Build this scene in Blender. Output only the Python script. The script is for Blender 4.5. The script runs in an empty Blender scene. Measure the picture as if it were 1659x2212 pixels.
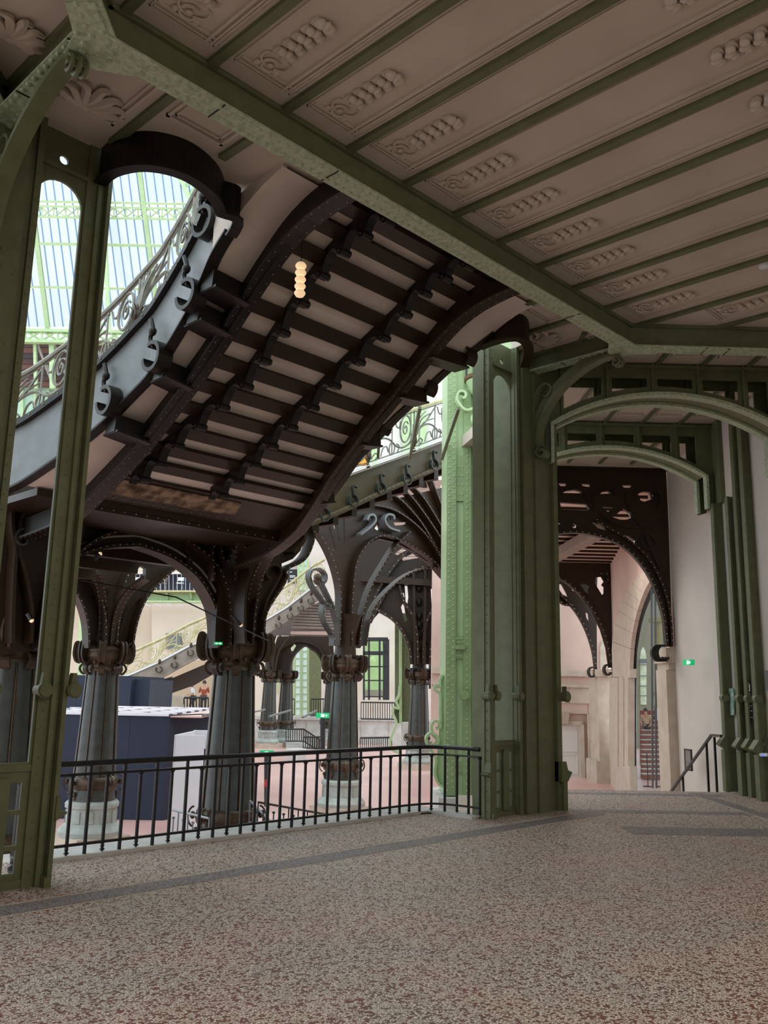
import bpy, math, random
from mathutils import Vector as V, Matrix
from mathutils.geometry import tessellate_polygon
random.seed(7)
SC = bpy.context.scene
COL = SC.collection
R2 = math.sqrt(2)

# ------------------------------------------------------------------ camera
IW, IH = 1659, 2212
FPX = 1903.0
PITCH, ROLL, AZ, EYE = math.radians(11.27), math.radians(1.18), math.radians(43.99), 1.68
FW = V((math.cos(AZ)*math.cos(PITCH), math.sin(AZ)*math.cos(PITCH), math.sin(PITCH)))
_r0 = V((math.sin(AZ), -math.cos(AZ), 0)); _u0 = _r0.cross(FW)
RT = _r0*math.cos(ROLL)+_u0*math.sin(ROLL); UP = _u0*math.cos(ROLL)-_r0*math.sin(ROLL)
CAM = V((0, 0, EYE))
cd = bpy.data.cameras.new('camera'); cam = bpy.data.objects.new('camera', cd); COL.objects.link(cam)
cd.sensor_fit = 'VERTICAL'; cd.sensor_height = 24; cd.lens = FPX/IH*24; cd.clip_end = 500; cd.clip_start = .05
m = Matrix((RT, UP, -FW)).transposed().to_4x4(); m.translation = CAM; cam.matrix_world = m
SC.camera = cam

# ------------------------------------------------------------------ world, lights, exposure
SC.view_settings.view_transform = 'Standard'; SC.view_settings.look = 'None'
SC.view_settings.gamma = 1; SC.view_settings.use_curve_mapping = False
SC.view_settings.exposure = 0.05
w = bpy.data.worlds.new('sky'); SC.world = w; w.use_nodes = True
nt = w.node_tree; nt.nodes.clear()
out = nt.nodes.new('ShaderNodeOutputWorld'); bg = nt.nodes.new('ShaderNodeBackground')
tc = nt.nodes.new('ShaderNodeTexCoord'); nz = nt.nodes.new('ShaderNodeTexNoise'); cr = nt.nodes.new('ShaderNodeValToRGB')
nz.inputs['Scale'].default_value = 2.2; nz.inputs['Detail'].default_value = 4
cr.color_ramp.elements[0].position = .38; cr.color_ramp.elements[0].color = (.66, .84, .93, 1)
cr.color_ramp.elements[1].position = .62; cr.color_ramp.elements[1].color = (.90, .97, 1.0, 1)
nt.links.new(tc.outputs['Generated'], nz.inputs['Vector']); nt.links.new(nz.outputs['Fac'], cr.inputs['Fac'])
nt.links.new(cr.outputs['Color'], bg.inputs['Color']); nt.links.new(bg.outputs['Background'], out.inputs['Surface'])
bg.inputs['Strength'].default_value = 2.3

def area(name, loc, target, sx, sy, power, color):
    l = bpy.data.lights.new(name, 'AREA'); l.shape = 'RECTANGLE'; l.size = sx; l.size_y = sy; l.energy = power; l.color = color
    o = bpy.data.objects.new(name, l); COL.objects.link(o); o.location = loc
    o.rotation_euler = (V(target)-V(loc)).to_track_quat('-Z', 'Y').to_euler(); return o
# unseen fill panels added overhead behind the camera to light the floor
area('fill_light', (1.5, -2.5, 6.3), (2.2, -1.2, 0), 6, 4, 270, (1, .94, .86))
area('fill_light', (8.0, -3.0, 6.3), (8.0, -2.9, 0), 6, 4, 105, (1, .93, .84))
area('corridor_light', (19.5, 14.5, 6.3), (19.5, 14.3, 0), 5, 5, 290, (1, .92, .88))

# ------------------------------------------------------------------ materials
def lin(c):
    return tuple((x/255/12.92 if x/255 <= .04045 else ((x/255+.055)/1.055)**2.4) for x in c)+(1,)
MATS = {}
def mat(name, c1, c2=None, scale=3.0, rough=.6, spec=.4, metal=0, bump=0, bscale=40, emit=None, estr=0, tr=None):
    if name in MATS: return MATS[name]
    M = bpy.data.materials.new(name); M.use_nodes = True; n = M.node_tree; b = n.nodes['Principled BSDF']
    b.inputs['Roughness'].default_value = rough; b.inputs['Metallic'].default_value = metal
    b.inputs['Specular IOR Level'].default_value = spec
    co = n.nodes.new('ShaderNodeTexCoord')
    if c2:
        z = n.nodes.new('ShaderNodeTexNoise'); z.inputs['Scale'].default_value = scale; z.inputs['Detail'].default_value = 5
        r = n.nodes.new('ShaderNodeValToRGB'); r.color_ramp.elements[0].position = .35; r.color_ramp.elements[1].position = .65
        r.color_ramp.elements[0].color = lin(c1); r.color_ramp.elements[1].color = lin(c2)
        n.links.new(co.outputs['Object'], z.inputs['Vector']); n.links.new(z.outputs['Fac'], r.inputs['Fac'])
        n.links.new(r.outputs['Color'], b.inputs['Base Color'])
    else: b.inputs['Base Color'].default_value = lin(c1)
    if bump:
        z2 = n.nodes.new('ShaderNodeTexNoise'); z2.inputs['Scale'].default_value = bscale
        bp = n.nodes.new('ShaderNodeBump'); bp.inputs['Strength'].default_value = bump; bp.inputs['Distance'].default_value = .01
        n.links.new(co.outputs['Object'], z2.inputs['Vector']); n.links.new(z2.outputs['Fac'], bp.inputs['Height'])
        n.links.new(bp.outputs['Normal'], b.inputs['Normal'])
    if emit: b.inputs['Emission Color'].default_value = lin(emit); b.inputs['Emission Strength'].default_value = estr
    MATS[name] = M; return M
GREEN = mat('green painted iron', (96, 101, 71), (106, 111, 80), 6, .5, .4, bump=.12)
FLANGE = mat('worn green flange paint with bounce light', (182, 194, 166), (150, 164, 134), 22, .5, .4, bump=.15)  # speckled wear; the paleness stands for floor bounce light on the flanges
GREENL = mat('pale green painted iron', (166, 190, 142), (176, 198, 152), 4, .55)
GREENM = mat('mid green painted iron', (138, 160, 112), (148, 170, 122), 4, .5, .4)
BROWN = mat('dark brown painted iron', (39, 26, 14), (47, 31, 18), 8, .42, .35, bump=.1)
BLACKB = mat('blackish brown iron', (22, 17, 14), (29, 23, 18), 8, .42, .35, bump=.1)
BRONZE = mat('grey green cast iron', (60, 64, 60), (48, 50, 46), 5, .38, .5, bump=.15)
BRASS = mat('aged gilt iron', (82, 64, 44), (54, 42, 30), 9, .4, .5, .3)
FERN = mat('pale bronze wrought iron', (128, 128, 118), (108, 106, 94), 8, .38, .5, .3)
GILT = mat('cream gilt wrought iron', (205, 195, 150), (180, 170, 130), 6, .5)
STRING = mat('blue grey painted sheet', (112, 116, 118), (100, 104, 104), 4, .42, .5)
OLIVE = mat('olive grey painted sheet', (88, 74, 52), (78, 66, 46), 4, .5)
TAUPE = mat('taupe painted sheet', (150, 138, 128), (138, 126, 116), 4, .6)
PLAST = mat('warm grey plaster', (202, 190, 177), (192, 179, 166), 1.2, .85, .2, bump=.06, bscale=20)
SOFFIT = mat('off white soffit plaster', (218, 206, 196), (204, 190, 180), 1.5, .85, .2, bump=.1, bscale=14)
WALLW = mat('white wall paint', (212, 202, 194), (204, 193, 184), .8, .85, .2)
PINKW = mat('pinkish plaster', (205, 178, 165), (196, 168, 156), .8, .85, .2)
CREAM = mat('cream plaster', (216, 200, 182), (206, 190, 172), .5, .85, .2)
STONE = mat('pale limestone', (198, 184, 168), (184, 168, 152), 2.5, .8, .3, bump=.2, bscale=25)
STONEW = mat('white stone', (205, 203, 198), (188, 185, 180), 2.5, .75, .3, bump=.1)
STONEG = mat('grey green stone', (170, 178, 172), (150, 155, 148), 4, .7, .3, bump=.15)
BLACK = mat('black iron', (13, 13, 15), (18, 18, 19), 10, .38, .5)
STEEL = mat('grey steel', (120, 124, 128), None, rough=.35, metal=.6)
NAVY = mat('navy partition panel', (42, 48, 66), (36, 42, 60), 1.2, .55, .3)
WHITE = mat('white panel', (225, 226, 232), None, rough=.5)
DOORW = mat('off white door paint', (212, 208, 202), None, rough=.6)
PINKF = mat('pink sealed floor', (216, 176, 168), (204, 160, 152), .35, .35, .4, bump=.03)
DARKW = mat('dark panel', (46, 46, 50), None, rough=.6)
WOOD = mat('brown timber', (120, 84, 62), (96, 66, 50), 3, .7)
REDS = mat('dusty red stair stone', (150, 92, 80), (136, 82, 72), 2, .7)
GREENX = mat('green exit sign', (20, 150, 90), None, emit=(20, 190, 110), estr=.6)
WHITEX = mat('lit white pictogram', (235, 255, 245), None, emit=(230, 255, 240), estr=1.0)
LAMPREFL = mat('reflected opal lamp glow', (240, 215, 180), None, emit=(255, 216, 168), estr=.62)  # glow of lamps that are only reflected in the viewing glass
RED = mat('red band', (190, 40, 40), None)
ORANGE = mat('orange machine paint', (235, 150, 30), None, rough=.5)
BROWNS = mat('dark brown sign', (58, 42, 36), None, rough=.5)
SKIN = mat('skin', (205, 160, 135), None, rough=.6)
LEAF = mat('green leaves', (120, 190, 80), (70, 140, 50), 6, .7)

def glassmat():
    M = bpy.data.materials.new('dimming tinted glass'); M.use_nodes = True; n = M.node_tree; n.nodes.clear()
    o = n.nodes.new('ShaderNodeOutputMaterial'); t = n.nodes.new('ShaderNodeBsdfTransparent'); g = n.nodes.new('ShaderNodeBsdfGlossy')
    g.inputs['Roughness'].default_value = .03; mx = n.nodes.new('ShaderNodeMixShader'); mx.inputs[0].default_value = .06
    t.inputs['Color'].default_value = (.66, .68, .68, 1)  # grey tint added to dim the sky seen through the roof panes
    n.links.new(t.outputs[0], mx.inputs[1]); n.links.new(g.outputs[0], mx.inputs[2]); n.links.new(mx.outputs[0], o.inputs[0]); return M
GLASS = glassmat()

def terrazzo(name, stone, stone2, grout, grout2, sc, gw=.045):
    M = bpy.data.materials.new(name); M.use_nodes = True; n = M.node_tree; b = n.nodes['Principled BSDF']
    co = n.nodes.new('ShaderNodeTexCoord')
    vo = n.nodes.new('ShaderNodeTexVoronoi'); vo.feature = 'DISTANCE_TO_EDGE'; vo.inputs['Scale'].default_value = sc
    vc = n.nodes.new('ShaderNodeTexVoronoi'); vc.inputs['Scale'].default_value = sc
    wn = n.nodes.new('ShaderNodeTexNoise'); wn.inputs['Scale'].default_value = sc*.8; wn.inputs['Detail'].default_value = 2
    mixv = n.nodes.new('ShaderNodeMix'); mixv.data_type = 'VECTOR'; mixv.inputs['Factor'].default_value = .02
    n.links.new(co.outputs['Object'], wn.inputs['Vector'])
    n.links.new(co.outputs['Object'], mixv.inputs[4]); n.links.new(wn.outputs['Color'], mixv.inputs[5])
    n.links.new(mixv.outputs[1], vo.inputs['Vector']); n.links.new(mixv.outputs[1], vc.inputs['Vector'])
    lt = n.nodes.new('ShaderNodeMapRange'); lt.inputs[1].default_value = gw*.6; lt.inputs[2].default_value = gw*2.6
    n.links.new(vo.outputs['Distance'], lt.inputs[0])
    sr = n.nodes.new('ShaderNodeValToRGB'); sr.color_ramp.elements[0].color = lin(stone); sr.color_ramp.elements[1].color = lin(stone2)
    e = sr.color_ramp.elements.new(.22); e.color = lin(stone); e = sr.color_ramp.elements.new(.2); e.color = lin(grout2)
    sr.color_ramp.elements[0].color = lin(grout2)
    sep = n.nodes.new('ShaderNodeSeparateColor'); n.links.new(vc.outputs['Color'], sep.inputs[0]); n.links.new(sep.outputs[0], sr.inputs['Fac'])
    big = n.nodes.new('ShaderNodeTexNoise'); big.inputs['Scale'].default_value = 1.1; big.inputs['Detail'].default_value = 4
    n.links.new(co.outputs['Object'], big.inputs['Vector'])
    gr = n.nodes.new('ShaderNodeValToRGB'); gr.color_ramp.elements[0].position = .42; gr.color_ramp.elements[1].position = .6
    gr.color_ramp.elements[0].color = lin(grout); gr.color_ramp.elements[1].color = lin(grout2); n.links.new(big.outputs['Fac'], gr.inputs['Fac'])
    mx = n.nodes.new('ShaderNodeMix'); mx.data_type = 'RGBA'
    n.links.new(lt.outputs[0], mx.inputs['Factor']); n.links.new(gr.outputs['Color'], mx.inputs[6]); n.links.new(sr.outputs['Color'], mx.inputs[7])
    n.links.new(mx.outputs[2], b.inputs['Base Color']); b.inputs['Roughness'].default_value = .55; b.inputs['Specular IOR Level'].default_value = .35
    bp = n.nodes.new('ShaderNodeBump'); bp.inputs['Strength'].default_value = .2; bp.inputs['Distance'].default_value = .002
    n.links.new(lt.outputs[0], bp.inputs['Height']); n.links.new(bp.outputs['Normal'], b.inputs['Normal'])
    return M
TERR = terrazzo('mosaic terrazzo', (198, 186, 170), (226, 216, 202), (94, 80, 70), (118, 76, 66), 58, .062)
TERRG = terrazzo('grey mosaic band', (138, 130, 128), (168, 160, 156), (78, 72, 72), (96, 86, 86), 75)

# ------------------------------------------------------------------ geometry helpers
def DL(d, l, z): return V(((d+l)/R2, (d-l)/R2, z))          # depth / lateral frame, turned 45 degrees
def P(px, py, x=None, y=None, z=None, D=None, L=None):
    d = FW + RT*((px-IW/2)/FPX) - UP*((py-IH/2)/FPX)
    if x is not None: t = (x-CAM.x)/d.x
    elif y is not None: t = (y-CAM.y)/d.y
    elif z is not None: t = (z-CAM.z)/d.z
    elif D is not None: t = D*R2/(d.x+d.y)
    else: t = L*R2/(d.x-d.y)
    return CAM+d*t
def PP(pts, **k): return [P(a, b, **k) for a, b in pts]
def smooth(pts, n=6, closed=False):
    pts = [V(p) for p in pts]; out_ = []; N = len(pts)
    if N < 3: return pts
    rng = range(N if closed else N-1)
    for i in rng:
        if closed: p0, p1, p2, p3 = pts[i-1], pts[i], pts[(i+1) % N], pts[(i+2) % N]
        else: p0, p1, p2, p3 = pts[max(i-1, 0)], pts[i], pts[i+1], pts[min(i+2, N-1)]
        for k in range(n):
            t = k/n
            out_.append(.5*((2*p1)+(p2-p0)*t+(2*p0-5*p1+4*p2-p3)*t*t+(3*p1-p0-3*p2+p3)*t**3))
    if not closed: out_.append(pts[-1].copy())
    return out_
def lerp(a, b, t): return a+(b-a)*t
def resample(path, n):
    L = [0]
    for a, b in zip(path, path[1:]): L.append(L[-1]+(b-a).length)
    res = []
    for i in range(n):
        s = L[-1]*i/(n-1); k = 0
        while k < len(L)-2 and L[k+1] < s: k += 1
        res.append(path[k].lerp(path[k+1], (s-L[k])/max(L[k+1]-L[k], 1e-9)))
    return res

class MB:
    def __init__(s): s.v = []; s.f = []; s.sm = False
    def add(s, vs, fs):
        b = len(s.v); s.v += [tuple(v) for v in vs]; s.f += [tuple(i+b for i in f) for f in fs]; return s
    def box(s, c, a, b_, c_):
        c, a, b_, c_ = V(c), V(a), V(b_), V(c_)
        vs = [c+a*i+b_*j+c_*k for k in (-1, 1) for j in (-1, 1) for i in (-1, 1)]
        return s.add(vs, [(0, 2, 3, 1), (4, 5, 7, 6), (0, 1, 5, 4), (2, 6, 7, 3), (0, 4, 6, 2), (1, 3, 7, 5)])
    def bx(s, x0, x1, y0, y1, z0, z1):
        return s.box(((x0+x1)/2, (y0+y1)/2, (z0+z1)/2), ((x1-x0)/2, 0, 0), (0, (y1-y0)/2, 0), (0, 0, (z1-z0)/2))
    def dl(s, d0, d1, l0, l1, z0, z1):
        return s.box(DL((d0+d1)/2, (l0+l1)/2, (z0+z1)/2), DL((d1-d0)/2, 0, 0), DL(0, (l1-l0)/2, 0), (0, 0, (z1-z0)/2))
    def beam(s, a, b_, side, wdt, h):
        a, b_ = V(a), V(b_); d = b_-a; side = V(side).normalized(); u = d.cross(side).normalized()
        return s.box((a+b_)/2, d/2, side*wdt/2, u*h/2)
    def prism(s, poly, thick, holes=()):
        loops = [[V(p) for p in poly]]+[[V(p) for p in h] for h in holes]; thick = V(thick)
        tris = tessellate_polygon(loops); allv = [p for l in loops for p in l]; n = len(allv)
        vs = [p-thick/2 for p in allv]+[p+thick/2 for p in allv]
        fs = [tuple(t) for t in tris]+[tuple(i+n for i in reversed(t)) for t in tris]
        o = 0
        for l in loops:
            k = len(l)
            for i in range(k): a, b_ = o+i, o+(i+1) % k; fs.append((a, b_, b_+n, a+n))
            o += k
        return s.add(vs, fs)
    def strip(s, path, side, wdt, t, closed=False):
        path = [V(p) for p in path]; side = V(side).normalized(); vs = []; N = len(path)
        for i, p in enumerate(path):
            if closed: d = path[(i+1) % N]-path[i-1]
            else: d = path[min(i+1, N-1)]-path[max(i-1, 0)]
            n = d.cross(side); n = n.normalized() if n.length > 1e-9 else V((0, 0, 1))
            tt = t(i/(N-1)) if callable(t) else t
            vs += [p-side*wdt/2-n*tt/2, p+side*wdt/2-n*tt/2, p+side*wdt/2+n*tt/2, p-side*wdt/2+n*tt/2]
        fs = []
        for i in range(N if closed else N-1):
            a, b_ = i*4, ((i+1) % N)*4
            for k in range(4): fs.append((a+k, a+(k+1) % 4, b_+(k+1) % 4, b_+k))
        if not closed: fs += [(3, 2, 1, 0), (N*4-4, N*4-3, N*4-2, N*4-1)]
        return s.add(vs, fs)
    def tube(s, path, r, n=6):
        path = [V(p) for p in path]; vs = []; N = len(path); s.sm = True
        ref = V((0, 0, 1))
        for i, p in enumerate(path):
            d = (path[min(i+1, N-1)]-path[max(i-1, 0)]).normalized()
            if abs(d.dot(ref)) > .95: ref = V((1, 0, 0)) if abs(d.x) < .9 else V((0, 1, 0))
            a = d.cross(ref).normalized(); b_ = d.cross(a); ref = -b_ if abs(b_.dot(d)) < .5 else ref
            rr = r(i/(N-1)) if callable(r) else r
            vs += [p+(a*math.cos(2*math.pi*k/n)+b_*math.sin(2*math.pi*k/n))*rr for k in range(n)]
        fs = [(i*n+k, i*n+(k+1) % n, (i+1)*n+(k+1) % n, (i+1)*n+k) for i in range(N-1) for k in range(n)]
        fs += [tuple(range(n))[::-1], tuple(range((N-1)*n, N*n))]
        return s.add(vs, fs)
    def lathe(s, c, prof, n=24, flute=0.0, nf=8, smooth_=True):
        c = V(c); vs = []; s.sm = s.sm or smooth_
        for r, z in prof:
            for k in range(n):
                a = 2*math.pi*k/n; q = 1-flute*(.5-.5*math.cos(a*nf)) if flute else 1
                vs.append(c+V((r*q*math.cos(a), r*q*math.sin(a), z)))
        m_ = len(prof)
        fs = [(i*n+k, i*n+(k+1) % n, (i+1)*n+(k+1) % n, (i+1)*n+k) for i in range(m_-1) for k in range(n)]
        fs += [tuple(range(n))[::-1], tuple(range((m_-1)*n, m_*n))]
        return s.add(vs, fs)
    def dome(s, p, nrm, r, h=.6, n=6):
        p, nrm = V(p), V(nrm).normalized(); a = nrm.orthogonal().normalized(); b_ = nrm.cross(a); vs = []
        for rr, hh in ((1, 0), (.72, .62)):
            vs += [p+(a*math.cos(2*math.pi*k/n)+b_*math.sin(2*math.pi*k/n))*r*rr+nrm*r*h*hh for k in range(n)]
        vs.append(p+nrm*r*h); fs = [(k, (k+1) % n, n+(k+1) % n, n+k) for k in range(n)]+[(n+k, n+(k+1) % n, 2*n) for k in range(n)]
        s.sm = True; return s.add(vs, fs)
    def ball(s, p, rx, ry=None, rz=None, n=10):
        ry = ry or rx; rz = rz or rx; p = V(p); vs = []; s.sm = True; m_ = max(5, n//2)
        for i in range(1, m_):
            t = math.pi*i/m_
            vs += [p+V((rx*math.sin(t)*math.cos(2*math.pi*k/n), ry*math.sin(t)*math.sin(2*math.pi*k/n), rz*math.cos(t))) for k in range(n)]
        vs += [p+V((0, 0, rz)), p-V((0, 0, rz))]; L_ = (m_-1)*n
        fs = [(i*n+k, (i+1)*n+k, (i+1)*n+(k+1) % n, i*n+(k+1) % n) for i in range(m_-2) for k in range(n)]
        fs += [(L_, k, (k+1) % n) for k in range(n)]+[(L_+1, (m_-2)*n+(k+1) % n, (m_-2)*n+k) for k in range(n)]
        return s.add(vs, fs)
    def mesh(s, name, mt, shade=None):
        me = bpy.data.meshes.new(name); me.from_pydata(s.v, [], s.f); me.materials.append(mt)
        if s.sm if shade is None else shade:
            me.polygons.foreach_set('use_smooth', [True]*len(me.polygons))
            try: me.set_sharp_from_angle(angle=math.radians(38))
            except Exception: pass
        me.update(); return me
    def build(s, name, mt, parent=None, kind=None, label=None):
        o = bpy.data.objects.new(name, s.mesh(name, mt)); COL.objects.link(o); attach(o, parent)
        if kind: o['kind'] = kind
        if label: o['label'] = label
        return o
def wloc(o):
    l = V((0, 0, 0))
    while o is not None: l += o.location; o = o.parent
    return l
def attach(o, parent):
    if parent is not None: o.parent = parent; o.location = o.location-wloc(parent)
def inst(name, me, parent, loc=(0, 0, 0), rot=None):
    o = bpy.data.objects.new(name, me); COL.objects.link(o); o.location = V(loc)
    if rot: o.rotation_euler = rot
    attach(o, parent); return o
def thing(name, label, cat, loc=(0, 0, 0), group=None):
    o = bpy.data.objects.new(name, None); COL.objects.link(o); o.location = loc; o.empty_display_size = .2
    o['label'] = label; o['category'] = cat
    if group: o['group'] = group
    return o
def tag(o, label, cat, group=None):
    o['label'] = label; o['category'] = cat
    if group: o['group'] = group
    return o
def along(path, step, off=0):
    res = []; acc = -off
    for a, b_ in zip(path, path[1:]):
        L = (b_-a).length; t = 0
        while acc+(L-t) >= step:
            t += step-acc; acc = 0; res.append(a.lerp(b_, min(t/L, 1)))
        acc += L-t
    return res
def offs(path, side, k):
    side = V(side).normalized(); N = len(path); res = []
    for i, p in enumerate(path):
        d = path[min(i+1, N-1)]-path[max(i-1, 0)]; n = d.cross(side).normalized(); res.append(p+n*k)
    return res
def spiral(c, ax, ay, r0, turns, a0=0, n=22, r1=.12):
    c = V(c); return [c+(V(ax)*math.cos(a0+turns*2*math.pi*i/n)+V(ay)*math.sin(a0+turns*2*math.pi*i/n))*r0*(1-(1-r1)*i/n) for i in range(n+1)]
NY, NX, NZ = V((0, 1, 0)), V((1, 0, 0)), V((0, 0, 1))
ND = V((1/R2, 1/R2, 0)); NL = V((1/R2, -1/R2, 0))

# ================================================================== SETTING: floors, ceilings, walls
CZ = 6.8; NAVE = -2.05
def struct(name, mb, mt, parent=None): 
    o = mb.build(name, mt, parent)
    if parent is None: o['kind'] = 'structure'
    return o
# mosaic floor of the gallery (edge on the nave side, lip of the steps on the right)
fl = MB()
poly = [(-8, -7), (16.5, -7), (DL(13, 6.8, 0).x, DL(13, 6.8, 0).y), (DL(16.0, 6.8, 0).x, DL(16.0, 6.8, 0).y), (DL(16.0, 2.9, 0).x, DL(16.0, 2.9, 0).y),
        (11.6, 7.7), (9.88, 7.7), (9.88, 8.6), (-8, 8.6)]
fl.prism([(x, y, -.15) for x, y in poly], (0, 0, .3)); floor = struct('floor', fl, TERR)
# inlaid border: grey mosaic with fine light fillets
b = MB(); b.bx(-6, 11.55, 6.70, 6.97, -.01, .003); b.build('inlay_or_shadow_band', TERRG, floor)
b = MB(); b.bx(-6, 11.6, 6.985, 7.0, -.01, .004); b.build('inlay_fillet', STONE, floor)
b = MB(); b.bx(-6, 11.5, 6.665, 6.68, -.01, .004); b.build('inlay_fillet', STONE, floor)
b = MB(); b.dl(11.15, 11.75, 3.3, 6.2, -.01, .003); b.build('inlay_or_shadow_band', TERRG, floor)
b = MB(); b.dl(13.05, 13.35, 3.0, 6.2, -.01, .003); b.build('inlay_or_shadow_band', TERRG, floor)
b = MB(); b.dl(12.3, 15.7, 5.62, 5.85, -.01, .0035); b.build('inlay_or_shadow_band', TERRG, floor)
b = MB(); b.dl(12.3, 15.7, 5.585, 5.60, -.01, .0042); b.build('inlay_fillet', STONE, floor)
b = MB(); b.dl(15.3, 15.55, 3.0, 6.1, -.01, .0032); b.build('inlay_or_shadow_band', TERRG, floor)  # dark strip painted for the shadow the piers cast across the floor
nf = MB(); nf.bx(-25, 80, 7.6, 95, NAVE-.3, NAVE)
nfo = nf; 
nf.prism([(12, 8.6, NAVE-.15), (80, 8.6, NAVE-.15), (80, -20, NAVE-.15), (22.9, -6.5, NAVE-.15), (22.9-.5, .4, NAVE-.15)], (0, 0, .3))
floor_n = struct('floor', nf, PINKF)
b = MB()
for k in range(9): b.bx(-20+k*9, -19.97+k*9, 8.7, 80, NAVE, NAVE+.002)
for k in range(9): b.bx(-20, 70, 12+k*8, 12.03+k*8, NAVE, NAVE+.002)
b.build('floor_joint', STONE, floor_n)
# steps down at the right, behind the lip
for k in range(12):
    st = MB(); st.dl(16.0+k*.3, 16.3+k*.3, 1.7, 6.7, NAVE, -.165*(k+1)); st.build('step', STONE, floor)
b = MB(); b.bx(3.9, 9.88, 8.6, 8.75, NAVE, -.03); b.bx(9.88, 9.95, 7.7, 8.75, NAVE, -.03); struct('wall_nave', b, STONEW)
b = MB(); b.bx(3.9, 9.9, 8.3, 8.8, -.03, .035); b.bx(9.60, 9.92, 7.55, 8.3, -.03, .035); struct('trim_1', b, STONEW)

# ceiling slab: plaster, with the stair opening left free on the nave side
cl = MB()
loopL = PP([(222, 322), (250, 298), (300, 285), (350, 288), (400, 303), (440, 328), (470, 360), (483, 392)], z=CZ)
loopR = PP([(1010, 712), (1050, 692), (1090, 680), (1120, 678), (1138, 690), (1141, 715), (1132, 742)], z=CZ)
sl, sr_ = smooth(loopL, 3), smooth(loopR, 3)
edge = [(-8, 7.5), (3.64, 7.5)]+[(p.x, p.y) for p in sl]+[(5.0, 7.1), (5.05, 6.75), (9.2, 6.75)]+[(p.x, p.y) for p in sr_]+[(10.5, 7.5), (11.6, 7.5), (DL(19.7, 1.7, 0).x, DL(19.7, 1.7, 0).y), (DL(19.7, 6.85, 0).x, DL(19.7, 6.85, 0).y), (DL(12, 6.8, 0).x, DL(12, 6.8, 0).y), (16.5, -7), (-8, -7)]
cl.prism([(x, y, CZ+.12) for x, y in edge], (0, 0, .24)); ceiling = struct('ceiling', cl, PLAST)
# ceiling joists (green iron strips) and coffers
def joist_xy(x0, y0, x1, y1, w_=.085, name='ceiling_joist'):
    b = MB(); b.beam((x0, y0, CZ-.02), (x1, y1, CZ-.02), V((y1-y0, x0-x1, 0)), w_, .05); return b.build(name, GREEN, ceiling)
JX = [3.63+.805*k for k in range(-6, 13)]
for x in JX:
    y0 = 5.62 if x < 10.9 else 16.5-x
    lo = -6.5
    if x < 2.6: y0 = 5.62-(2.6-x)
    joist_xy(x, y0, x, lo)
def frame_mb(x0, x1, y0, y1, z, w_, h):
    b = MB()
    b.bx(x0, x1, y0, y0+w_, z-h, z+.01); b.bx(x0, x1, y1-w_, y1, z-h, z+.01); b.bx(x0, x0+w_, y0, y1, z-h, z+.01); b.bx(x1-w_, x1, y0, y1, z-h, z+.01); return b
def coffer_moulding(cx, y0, y1, wd=.60):
    x0, x1 = cx-wd/2, cx+wd/2; b = frame_mb(x0, x1, y0, y1, CZ, .014, .014)
    for xa, w_, h in ((x1-.10, .022, .03), (x1-.045, .018, .022), (x1+.025, .012, .012)): b.bx(xa, xa+w_, y0+.02, y1-.02, CZ-h, CZ+.01)
    for ya in (y1-.10, y1-.05, y0+.04, y0+.09): b.bx(x0+.02, x1-.05, ya, ya+.016, CZ-.022, CZ+.01)
    return b
for i in range(len(JX)-1):
    cx = (JX[i]+JX[i+1])/2; y1 = 5.45 if JX[i+1] < 10.9 else 16.5-JX[i+1]-.15
    if cx < 2.4: y1 = 5.3-(2.6-cx)
    if y1-1.6 > .8:
        coffer_moulding(cx, 1.6, y1).build('coffer_moulding', PLAST, ceiling)
    coffer_moulding(cx, -3.2, 1.1).build('coffer_moulding', PLAST, ceiling)
# garland relief: rosette, leaves, pairs of fruit on a stalk
def garland_meshes():
    b = MB(); z = 0
    b.tube([V((.075*math.cos(a), .075*math.sin(a), -.012)) for a in [2*math.pi*k/14 for k in range(13)]], .014, 5)
    b.ball((0, 0, -.012), .032, .032, .018, 8)
    for sx in (-1, 1):
        b.tube(smooth([V((sx*.05, .02, -.01)), V((sx*.12, -.03, -.022)), V((sx*.13, -.10, -.014)), V((sx*.09, -.13, -.006))], 4), lambda t: .016*(1-t*.7), 5)
        b.ball((sx*.10, .05, -.01), .03, .045, .016, 8)
    y = -.22
    for k in range(5):
        r = .048 if k < 4 else .055
        for sx in (-1, 1):
            b.ball((sx*.045, y, -.028), r, r*.92, .04, 8)
            b.prism(smooth([V((sx*.03, y+.06, -.01)), V((sx*.11, y+.05, -.018)), V((sx*.095, y-.02, -.012)), V((sx*.05, y-.01, -.01))], 3, True), (0, 0, .022))
        b.ball((0, y-.02, -.035), .035, .05, .035, 8)
        y -= .115
    b.tube([V((0, -.12, -.01)), V((.01, -.16, -.014)), V((0, -.2, -.01))], .01, 5)
    for sx in (-1, 1): b.prism([V((0, -.19, -.01)), V((sx*.09, -.15, -.008)), V((sx*.05, -.20, -.008)), V((sx*.07, -.24, -.008))], (0, 0, .014))
    return b.mesh('garland_relief', PLAST)
GM = garland_meshes()
for i in range(5, len(JX)-1):
    cx = (JX[i]+JX[i+1])/2-.05; y1 = 5.28 if JX[i+1] < 10.9 else 16.5-JX[i+1]-.35
    if y1 < 3: continue
    inst('garland_relief', GM, ceiling, (cx, y1, CZ)); 
    if i < 15: inst('garland_relief', GM, ceiling, (cx, 1.8, CZ), (0, 0, math.pi))
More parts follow.
